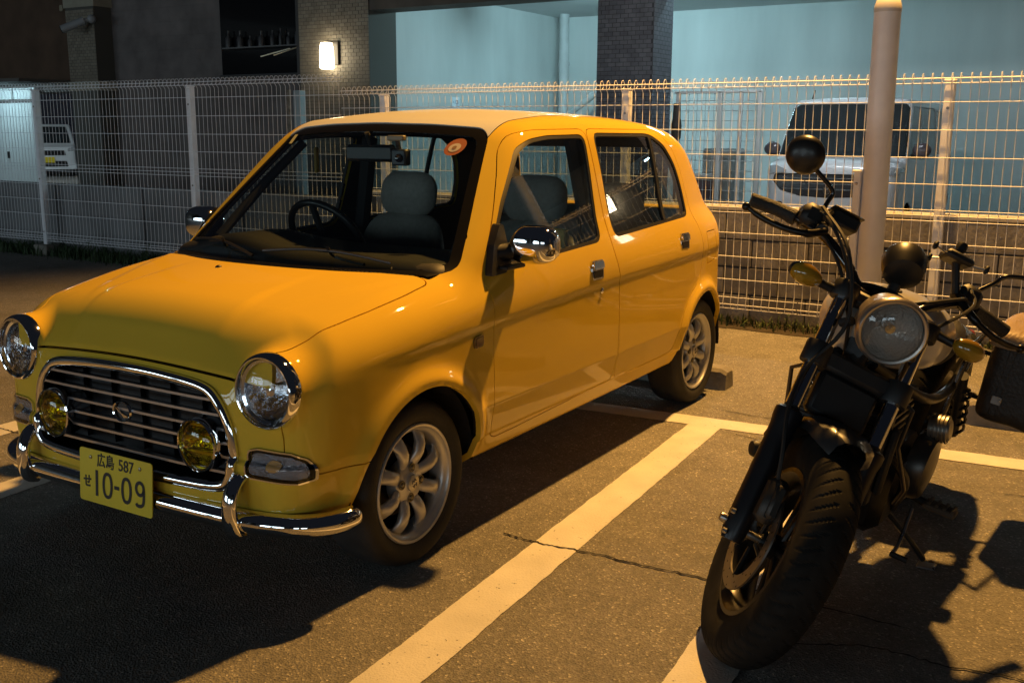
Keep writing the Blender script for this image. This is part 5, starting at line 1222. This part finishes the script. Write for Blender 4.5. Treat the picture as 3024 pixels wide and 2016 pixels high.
# phone holder with knobs
pc = np.array([.958, -.12, -.165])
ph = MB().bbox(pc+(-.012, -.030, -.042), pc+(.014, .034, .042), .008, S).obj('phone_holder', BLK_M, hbo)
MB().tube(S([(.87, -.125, -.205), pc]), .011, 8).obj('holder_stalk', BLK_M, ph)
MB().lathe([(.0, .030), (.014, .030), (.016, .024), (.016, .008), (.009, .006), (.009, -.01)], S(pc+(.02, 0, 0))[0], sS, 12).obj('holder_knob', BLK_M, ph)
for d0, d1 in (((0, .01, -.04), (.008, .015, -.085)), ((0, .01, .04), (.004, .015, .075)), ((0, -.03, .02), (-.006, -.06, .05))):
    MB().tube(S([pc+d0, pc+d1]), .0035, 6).obj('holder_arm', STEEL, ph); MB().bbox(pc+np.array(d1)-(.012, .008, .006), pc+np.array(d1)+(.012, .008, .006), .004, S).obj('holder_claw', RUBBER, ph)
# turn signals on stalks
for s in (1, -1):
    s0, f0 = (.675, .02) if s > 0 else (.695, .025)
    st_ = MB().tube(S([(s0+.01, -.01, .125*s), (s0, .01, .20*s)]), [.014, .011], 10).obj('signal_stalk', BLK_M, bike)
    sc_ = S((s0, .022, .243*s))[0]
    def sM(V): return sc_+np.outer(V[:, 0], hx)+np.outer(V[:, 1], sR*s)+np.outer(V[:, 2], np.cross(hx, sR))
    MB().ball((0, 0, 0), (1, 1, 1), M=lambda V: sM(np.stack([V[:, 0]*.026, V[:, 1]*.045*(1-.12*V[:, 1]), V[:, 2]*.029], 1)), n=24, m=14).obj('signal_lens', AMB, st_)
    MB().ball((0, 0, 0), (1, 1, 1), M=lambda V: sM(np.stack([V[:, 0]*.027-.006-.004, V[:, 1]*.0445, V[:, 2]*.0285], 1)), n=20, m=10).obj('signal_shell', BLK_M, st_)
# ---- frame, tank, seat, engine
FRM = BLK_S
for P, r in (([(-.36, 0, .80), (-.60, 0, .77), (-.90, 0, .66)], .030), ([(-.36, 0, .70), (-.44, .0, .50), (-.50, .0, .26), (-.60, 0, .20), (-.95, 0, .22)], .024)):
    MB().tube(B(crv(P, 6)), r, 12).obj('frame_tube', FRM, bike)
for s in (1, -1):
    MB().tube(B(crv([(-.40, .05*s, .76), (-.62, .13*s, .66), (-.85, .15*s, .60), (-1.15, .14*s, .58), (-1.45, .12*s, .62)], 6)), .016, 10).obj('frame_rail', FRM, bike)
    MB().tube(B(crv([(-.44, .06*s, .56), (-.52, .16*s, .48), (-.60, .19*s, .40), (-.70, .16*s, .28)], 6)), .014, 8).obj('engine_cradle', FRM, bike)
    MB().tube(B([(-.95, .11*s, .34), (-1.50, .12*s, .318)]), .026, 10).obj('swingarm', FRM, bike)
    sh = MB().tube(B([(-1.42, .15*s, .34), (-1.22, .15*s, .60)]), .020, 10).obj('rear_shock', BLK_M, bike)
    MB().tube(B([(-1.42+.2*t_, .15*s+.034*math.cos(t_*44), .34+.26*t_+.034*.6*math.sin(t_*44)) for t_ in np.linspace(.1, .85, 60)]), .006, 5).obj('shock_spring', BLK_G, sh)
    # bright angular guard rods in front of the engine
    if s < 0 or True:
        MB().tube(B([(-.43, .115*s, .70), (-.45, .175*s, .66), (-.47, .165*s, .54), (-.50, .21*s, .42), (-.53, .19*s, .36)]), .0065, 8).obj('engine_guard', mat('guard_metal', (.10, .09, .08), .3, .8), bike)
def tankf(x, y, z):
    u = (x+.66)/.30; w_ = .178*(1-.38*sst(.1, 1, -u)-.22*sst(.3, 1.05, u)); h_ = .115*(1-.35*sst(-.1, 1, -u))
    return (np.sqrt(np.abs(u)**2.6+np.abs(y/w_)**2.5+np.abs((z-.815-.03*u)/h_)**2.3+1e-9)-1)*.10
tm = nets(lambda x, y, z: smax(tankf(x, y, z), .735-z, .02), (-1.0, -.22, .68), (-.32, .22, .98), (.012, .012, .012))
Vt = B(tm[0]); Nt = tm[1][:, :1]*bF+tm[1][:, 1:2]*bL+tm[1][:, 2:]*bU
mk('fuel_tank', Vt, tm[2], mat('tank_silver', (.52, .50, .46), .34, .15, coat=.5), bike, normals=Nt)
MB().lathe([(0, .018), (.028, .016), (.034, .006), (.034, 0)], B((-.56, 0, .925))[0], bU, 20).obj('filler_cap', BLK_M, bike)
def seatf(x, y, z):
    u = (x+1.06)/.24
    return smax(smax(np.abs(u)*.24-.24, np.abs(y)-.125+.05*sst(.2, 1, u), .10), np.abs(z-.695-.05*u*u)-.045, .06)
tm = nets(seatf, (-1.4, -.2, .60), (-.75, .2, .82), (.018, .018, .014)); mk('seat', B(tm[0]), tm[2], mat('seat_black', (.02, .019, .018), .55, bump=.2, bscale=120), bike, normals=tm[1][:, :1]*bF+tm[1][:, 1:2]*bL+tm[1][:, 2:]*bU)
# rear fender, tail lamp
t = np.linspace(-.45, 1.2, 18); V = []; prof = [(-.095, -.05), (-.085, 0), (-.05, .018), (0, .024), (.05, .018), (.085, 0), (.095, -.05)]
for a in t:
    for w_, h_ in prof: r = .36+h_; V.append(B((-1.50-r*math.sin(a), w_, .318+r*math.cos(a)))[0])
mk('rear_fender', V, [(i*7+j, i*7+j+1, (i+1)*7+j+1, (i+1)*7+j) for i in range(17) for j in range(6)], BLK_G, bike)
MB().bbox((-1.87, -.05, .56), (-1.83, .05, .62), .01, B).obj('tail_lamp', mat('red_lens', (.3, .02, .01), .2, coat=1), bike)
# engine: crankcase, cylinder with fins, covers, radiator
eng = MB().bbox((-.92, -.16, .22), (-.55, .16, .47), .035, B).obj('engine', BLK_S, bike)
for k in range(8): MB().bbox((-.72+.02*k*.3, -.13, .47+k*.026), (-.53+.02*k*.3, .13, .487+k*.026), .004, B).obj('cooling_fin', BLK_S, eng)
MB().bbox((-.70, -.11, .46), (-.53, .11, .70), .02, B).obj('cylinder', BLK_M, eng)
for s, c_ in ((1, (-.80, .165, .40)), (-1, (-.66, -.165, .36))):
    MB().lathe([(.105, -.01), (.105, .025), (.095, .045), (.060, .052), (0, .054)], B(c_)[0], bL*s, 28).obj('crankcase_cover', mat('engine_cover', (.075, .07, .065), .35, .8), eng)
MB().lathe([(.038, 0), (.038, .05), (.030, .06), (0, .062)], B((-.82, .17, .52))[0], bL*.9+bU*.2, 16).obj('starter_motor', mat('alloy_dull', (.30, .28, .25), .4, .9), eng)
for k in range(5): MB().lathe([(.038, -.003), (.043, -.003), (.043, .003), (.038, .003)], B((-.82, .175+.011*k, .522+.002*k))[0], bL*.9+bU*.2, 16).obj('starter_rib', mat('alloy_dull', (.30, .28, .25)), eng)
rad = MB().bbox((-.46, -.14, .36), (-.42, .14, .63), .006, B).obj('radiator', mat('radiator_black', (.02, .02, .02), .5), bike)
for k in range(22): MB().bbox((-.421, -.13, .372+k*.0115), (-.415, .13, .376+k*.0115), .001, B).obj('radiator_fin', BLK_S, rad)
MB().bbox((-.455, .14, .40), (-.425, .165, .60), .008, B).obj('radiator_tank', BLK_M, rad)
# exhaust on the right, header in front
MB().tube(B(crv([(-.53, -.02, .60), (-.43, -.04, .50), (-.44, -.06, .30), (-.55, -.12, .20), (-.80, -.19, .20), (-.95, -.20, .24)], 6)), .021, 12).obj('exhaust_header', mat('exhaust_steel', (.10, .085, .07), .35, .9), bike)
MB().tube(B([(-.95, -.20, .24), (-1.02, -.20, .26), (-1.45, -.21, .34), (-1.50, -.21, .35)]), [.026, .048, .052, .03], 18).obj('muffler', BLK_M, bike)
# pegs, side stand, gear lever
for s in (1, -1):
    pg = MB().tube(B([(-.88, .17*s, .27), (-.88, .22*s, .262)]), .013, 8).obj('peg_bracket', FRM, bike)
    MB().bbox((-.905, (.215 if s > 0 else -.315), .252), (-.855, (.315 if s > 0 else -.215), .275), .006, B).obj('foot_peg', mat('peg_rubber', (.05, .04, .03), .6), pg)
    for k in range(4): MB().bbox((-.907, s*(.232+k*.024)-.005, .272), (-.853, s*(.232+k*.024)+.005, .282), .002, B).obj('peg_rib', mat('peg_rubber', (.05, .04, .03)), pg)
sf = np.array([-.84, 2.075, .008]); s1 = B((-.80, .13, .22))[0]
sd_ = MB().tube(crv([s1, s1*.45+sf*.55+np.array([.01, .01, .0]), sf+np.array([0, -.01, .012])], 6), .0095, 8).obj('side_stand', mat('stand_black', (.03, .03, .03), .35, .5), bike)
MB().bbox(sf+np.array([-.02, -.025, -.008]), sf+np.array([.03, .03, .0]), .003).obj('stand_foot', STEEL, sd_)
MB().tube(B(crv([(-.70, .215, .30), (-.62, .225, .22), (-.56, .225, .20)], 4)), .006, 6).obj('gear_lever', STEEL, bike); MB().tube(B([(-.56, .22, .20), (-.56, .27, .20)]), .009, 8).obj('gear_toe_peg', RUBBER, bike)
# ---- leather saddlebag hung on the left
LEA = mat('tan_leather', (.30, .21, .125), .48, var=.16, vscale=12, bump=.25, bscale=110)
LEAD = mat('shaded_leather', (.022, .019, .017), .5, var=.3, vscale=15, bump=.3, bscale=90)  # same bag leather as the lid, with the front's shade painted in
bag = empty('saddlebag', tuple(B((-1.45, .32, .50))[0]), 'tan leather saddlebag, front shade painted black, hanging at the motorcycle rear', 'bag')
def Bn(tm): return tm[1][:, :1]*bF+tm[1][:, 1:2]*bL+tm[1][:, 2:]*bU
def bagf(x, y, z):
    wd = .135-.10*np.maximum(.67-z, 0)*.5
    return smax(smax(np.abs(x+1.45)-.215, np.abs(y-.335)-wd, .05), smax(z-.755, .475-z-.10*(np.abs(y-.335))**1.0, .05), .05)
tm = nets(bagf, (-1.75, .12, .40), (-1.15, .55, .84), (.014, .014, .014)); mk('bag_body', B(tm[0]), tm[2], LEAD, bag, normals=Bn(tm))
def lidf(x, y, z):
    zt = .775+.026*np.cos(np.clip((x+1.45)/.24, -1, 1)*1.4)
    d = smax(smax(np.abs(x+1.45)-.232, np.abs(y-.335)-.150, .05), z-zt, .05)
    return smax(d,   .735-z+.012*np.clip((y-.335)/.15, -1, 1), .008)
tm = nets(lidf, (-1.75, .12, .66), (-1.15, .55, .86), (.012, .012, .010)); mk('bag_lid', B(tm[0]), tm[2], LEA, bag, normals=Bn(tm))
m = MB()
for k in range(26):
    y = .20+k*.0105; m.bbox((-1.2185, y, .744), (-1.2155, y+.006, .7465), .0008, B)
m.obj('stitching', mat('thread', (.45, .38, .25), .7), bag)['kind'] = 'stuff'
for y in (.27, .40):
    MB().bbox((-1.240, y-.012, .50), (-1.2335, y+.012, .74), .003, B).obj('bag_strap', LEAD, bag)
    MB().bbox((-1.2335, y-.016, .54), (-1.2285, y+.016, .57), .002, B).obj('buckle', STEEL, bag)
for z in (.50, .66): MB().tube(B([(-1.40, .14, z), (-1.40, .22, z)]), .010, 8).obj('bag_bracket', BLK_M, bag)
MB().tube(B([(-1.12, .14, .40), (-1.14, .16, .72), (-1.35, .17, .76)]), .009, 8).obj('bag_frame', BLK_G, bag)
tag(wheel_stop(2.22, 'x'), 'concrete wheel stop on the ground behind the motorcycle saddlebag', 'wheel stop', 'concrete wheel stops')
# ================================================================ vehicles in the background
WHT = mat('white_van_paint', (.80, .83, .87), .35, 0, coat=.9)
DKG = mat('van_glass', (.03, .037, .040), .12, 0, coat=.3)
VX, VY = -9.0, -.46
van = empty('white_van', (VX-1.7, VY, 0), 'white kei van parked in the garage behind the thick round pole', 'van')
def vanf(x, y, z):
    X = x-VX; ay = np.abs(y-VY)
    side = ay-(.715-.10*np.maximum(z-1.0, 0)**1.5-.03*np.maximum(.55-z, 0)-.25*np.maximum(X+.25, 0)**2)
    top = z-(1.745-.07*ay**2-.05*np.maximum(X+1.1, 0)**2*2-.03*np.maximum(-2.6-X, 0)**2)
    hood = z-(1.10-.13*np.maximum(X+.42, 0)-.10*ay**2)
    front = X+.03*0+.10*ay**2+.06*np.maximum(z-.75, 0)
    ws = (X+.40+.62*(z-1.08)+.16*ay**2)*.85
    cab = smax(smax(side, top, .10), ws, .05); nose = smax(smax(side, hood, .08), front, .16)
    d = smin(smax(cab, X+.2, .02), nose, .05)
    return smax(smax(d, -3.38-X, .10), .18-z, .06)
W0 = nets(vanf, (VX-3.5, VY-.82, .14), (VX+.12, VY+.82, 1.80), (.035, .03, .027))
vv = lambda V: (V[:, 0]-VX, V[:, 1]-VY, V[:, 2])
def g_vws(V):
    x, y, z = vv(V); return np.maximum.reduce([sdp(y, z, [(-.695, 1.105), (.695, 1.105), (.655, 1.60), (.61, 1.655), (-.61, 1.655), (-.655, 1.60)], .01), -1.05-x, -(.99-np.abs(y))+.3-.6])
def g_vside(sg, pts):
    def g(V): x, y, z = vv(V); return np.maximum(sdp(x, z, pts, .012), .45-sg*y)
    return g
def g_varch(V):
    x, y, z = vv(V); return np.maximum(np.minimum(np.hypot(x+.62, z-.27), np.hypot(x+3.06, z-.27))-.325, .42-np.abs(y))
W0 = clip(W0, lambda V: -g_varch(V))
a, W0 = split(W0, g_vws, .006); mobj('windscreen', shift(a, -.006), DKG, van, fl=.01)
for sg in (1, -1):
    for pts in ([(-.58, 1.09), (-1.30, 1.06), (-1.30, 1.62), (-.90, 1.62)], [(-1.34, 1.06), (-2.22, 1.08), (-2.22, 1.62), (-1.34, 1.62)], [(-2.30, 1.11), (-3.10, 1.14), (-3.05, 1.58), (-2.30, 1.60)]):
        a, W0 = split(W0, g_vside(sg, pts), .006); mobj('side_window', shift(a, -.006), DKG, van, fl=.01)
GRV = [(-.60, .90), (-.62, .82), (-.52, .72), (-.3, .665), (0, .65), (.3, .665), (.52, .72), (.62, .82), (.60, .90), (.3, .905), (-.3, .905)]
a, W0 = split(W0, lambda V: np.maximum(sdp(vv(V)[1], vv(V)[2], GRV), -.35-vv(V)[0]), .006); gv = mobj('front_grille', shift(a, -.012), mat('van_grille', (.015, .015, .018), .3), van, fl=.01)
def vfx(y, z): return VX-.10*y*y-.06*max(z-.75, 0)-.012
for z in (.86, .80, .74): MB().tube([(vfx(y, z)+.006, VY+y, z) for y in np.linspace(-.5, .5, 15)], .007, 5).obj('grille_bar', CHROME, gv)
MB().lathe([(0, .01), (.04, .008), (.045, 0)], (vfx(0, .73)+.012, VY, .73), (1, 0, 0), 16).obj('grille_badge', CHROME, gv)
for s in (1, -1):
    hh = clip(W0, lambda V: np.maximum(sdp(s*vv(V)[1], vv(V)[2], [(.46, .915), (.70, .90), (.72, .97), (.60, .985), (.47, .94)], .004), -.6-vv(V)[0]))
    mobj('headlamp', shift(hh, .006), mat('van_lamp', (.62, .66, .70), .12, .4, coat=1), van, fl=.01)
    fg = clip(W0, lambda V: np.maximum(np.hypot(s*vv(V)[1]-.52, vv(V)[2]-.56)-.04, -.4-vv(V)[0])); mobj('fog_lamp', shift(fg, .005), CHROME, van, fl=.006)
    m_ = MB().ball((0, 0, 0), (1, 1, 1), M=lambda V: V*np.array([.06, .10, .085])+np.array([VX-.66, VY+s*.83, 1.16])).obj('wing_mirror', mat('van_mirror', (.10, .08, .09), .3, coat=.6), van)
    MB().tube([(VX-.66, VY+s*.72, 1.10), (VX-.66, VY+s*.78, 1.12)], .02, 6).obj('mirror_arm', BLACKP, m_)
    for cx in (-.62, -3.06):
        c = np.array([VX+cx, VY+s*.70, .27]); w_ = empty('wheel', tuple(c)); w_.parent = van; w_.location = c-np.array(van.location)
        MB().lathe([(.17, -.13), (.25, -.13), (.27, -.10), (.27, -.03), (.25, .0), (.19, .005)], c, (0, s, 0), 28).obj('tyre', TYRE, w_)
        MB().lathe([(.19, .0), (.17, -.02), (.08, -.01), (.05, .0), (0, 0)], c, (0, s, 0), 24).obj('rim', ALLOY, w_)
mobj('body', W0, WHT, van, fl=.012)
MB().box((VX-3.2, VY-.62, .30), (VX-.25, VY+.62, .62)).obj('floor_pan', WELL, van, smooth=False)
MB().tube([(VX-1.0, VY-.50, 1.70), (VX-1.12, VY-.50, 1.83)], .008, 6).obj('aerial', BLACKP, van)
# ---- far white car seen through the passage
fc_ = np.array([-16.5, -24.8])
hd = np.array([2.4677, 2.56])-fc_; hd /= np.linalg.norm(hd); lf = np.array([-hd[1], hd[0]])
GZ = -.0
def FC(V): V = np.atleast_2d(np.asarray(V, float)); return np.c_[fc_[0]+V[:, 0]*hd[0]+V[:, 1]*lf[0], fc_[1]+V[:, 0]*hd[1]+V[:, 1]*lf[1], V[:, 2]+GZ]
far = empty('white_hatchback', (fc_[0], fc_[1], 0), 'small white car with a yellow plate far off through the left passage', 'car')
def farf(x, y, z):
    ay = np.abs(y); side = ay-(.74-.16*np.maximum(z-.85, 0)); low = smax(smax(side, z-(.92-.12*np.maximum(x+.7, 0)), .08), x-.02+.12*ay**2, .12)
    cab = smax(smax(side, z-1.50, .08), (x+.62+1.0*(z-.9))*.7, .05); return smax(smax(smin(low, cab, .05), -2.9-x, .1), .2-z, .05)
W1 = nets(farf, (-3.0, -.85, .15), (.15, .85, 1.58), (.05, .04, .035))
def fcm(name, Mh, m): return mk(name, FC(Mh[0]), Mh[2], m, far, angle=50)
a, W1 = split(W1, lambda V: np.maximum(sdp(V[:, 1], V[:, 2], [(-.62, .96), (.62, .96), (.52, 1.42), (-.52, 1.42)], .01), -1.4-V[:, 0]), .01); fcm('windscreen', a, DKG)
a, W1 = split(W1, lambda V: np.maximum(sdp(V[:, 1], V[:, 2], [(-.45, .62), (.45, .62), (.42, .74), (-.42, .74)], .01), -.4-V[:, 0]), .01); fcm('front_grille', a, mat('van_grille', (.015, .015, .018)))
a, W1 = split(W1, lambda V: np.maximum(sdp(V[:, 1], V[:, 2], [(-.5, .30), (.5, .30), (.46, .44), (-.46, .44)], .01), -.4-V[:, 0]), .01); fcm('air_intake', a, mat('van_grille', (.015, .015, .018)))
for s in (1, -1):
    a = clip(W1, lambda V: np.maximum(sdp(s*V[:, 1], V[:, 2], [(.5, .72), (.72, .75), (.70, .85), (.52, .80)]), -.6-V[:, 0])); fcm('headlamp', shift(a, .01), mat('van_lamp', (.62, .66, .70)))
    MB().lathe([(0, .01), (.2, .01), (.27, 0), (.27, -.15)], FC((-.65, s*.72, .27))[0], (*(lf*s), 0), 20).obj('wheel', TYRE, far)
fcm('body', W1, mat('far_white', (.78, .82, .84), .4))
MB().bbox((.03, -.165, .40), (.05, .165, .565), .004, FC).obj('licence_plate', mat('plate_yellow', (.80, .62, .025)), far, smooth=False)
# the court it stands in, with an unseen lamp added to light the car
tag(MB().box((-30, -36, 0), (-29.7, -18, 4)).obj('court_wall', mat('court_wall', (.10, .09, .07), .8, var=.3, vscale=.8), loc=(-30, -27, 0), smooth=False), 'dim wall behind the far white car', 'wall')
cl = empty('assumed_court_lamp', (-14.0, -22.5, 0), 'small assumed cold white lamp, unseen, lighting the far white car', 'lamp')
MB().tube([(-13.0, -22.9, 0), (-13.0, -22.9, 3.6)], .04, 8).obj('lamp_pole', BLACKP, cl)
MB().bbox((-14.2, -22.9, 3.55), (-12.95, -22.3, 3.6), .01).obj('lamp_head', BLACKP, cl, smooth=False)
mk('lamp_panel', [(-14.18, -22.8, 3.54), (-13.6, -22.8, 3.54), (-13.6, -22.4, 3.54), (-14.18, -22.4, 3.54)], [(0, 3, 2, 1)], emis('assumed_court_light', (.8, .95, 1), 90), cl, smooth=False)
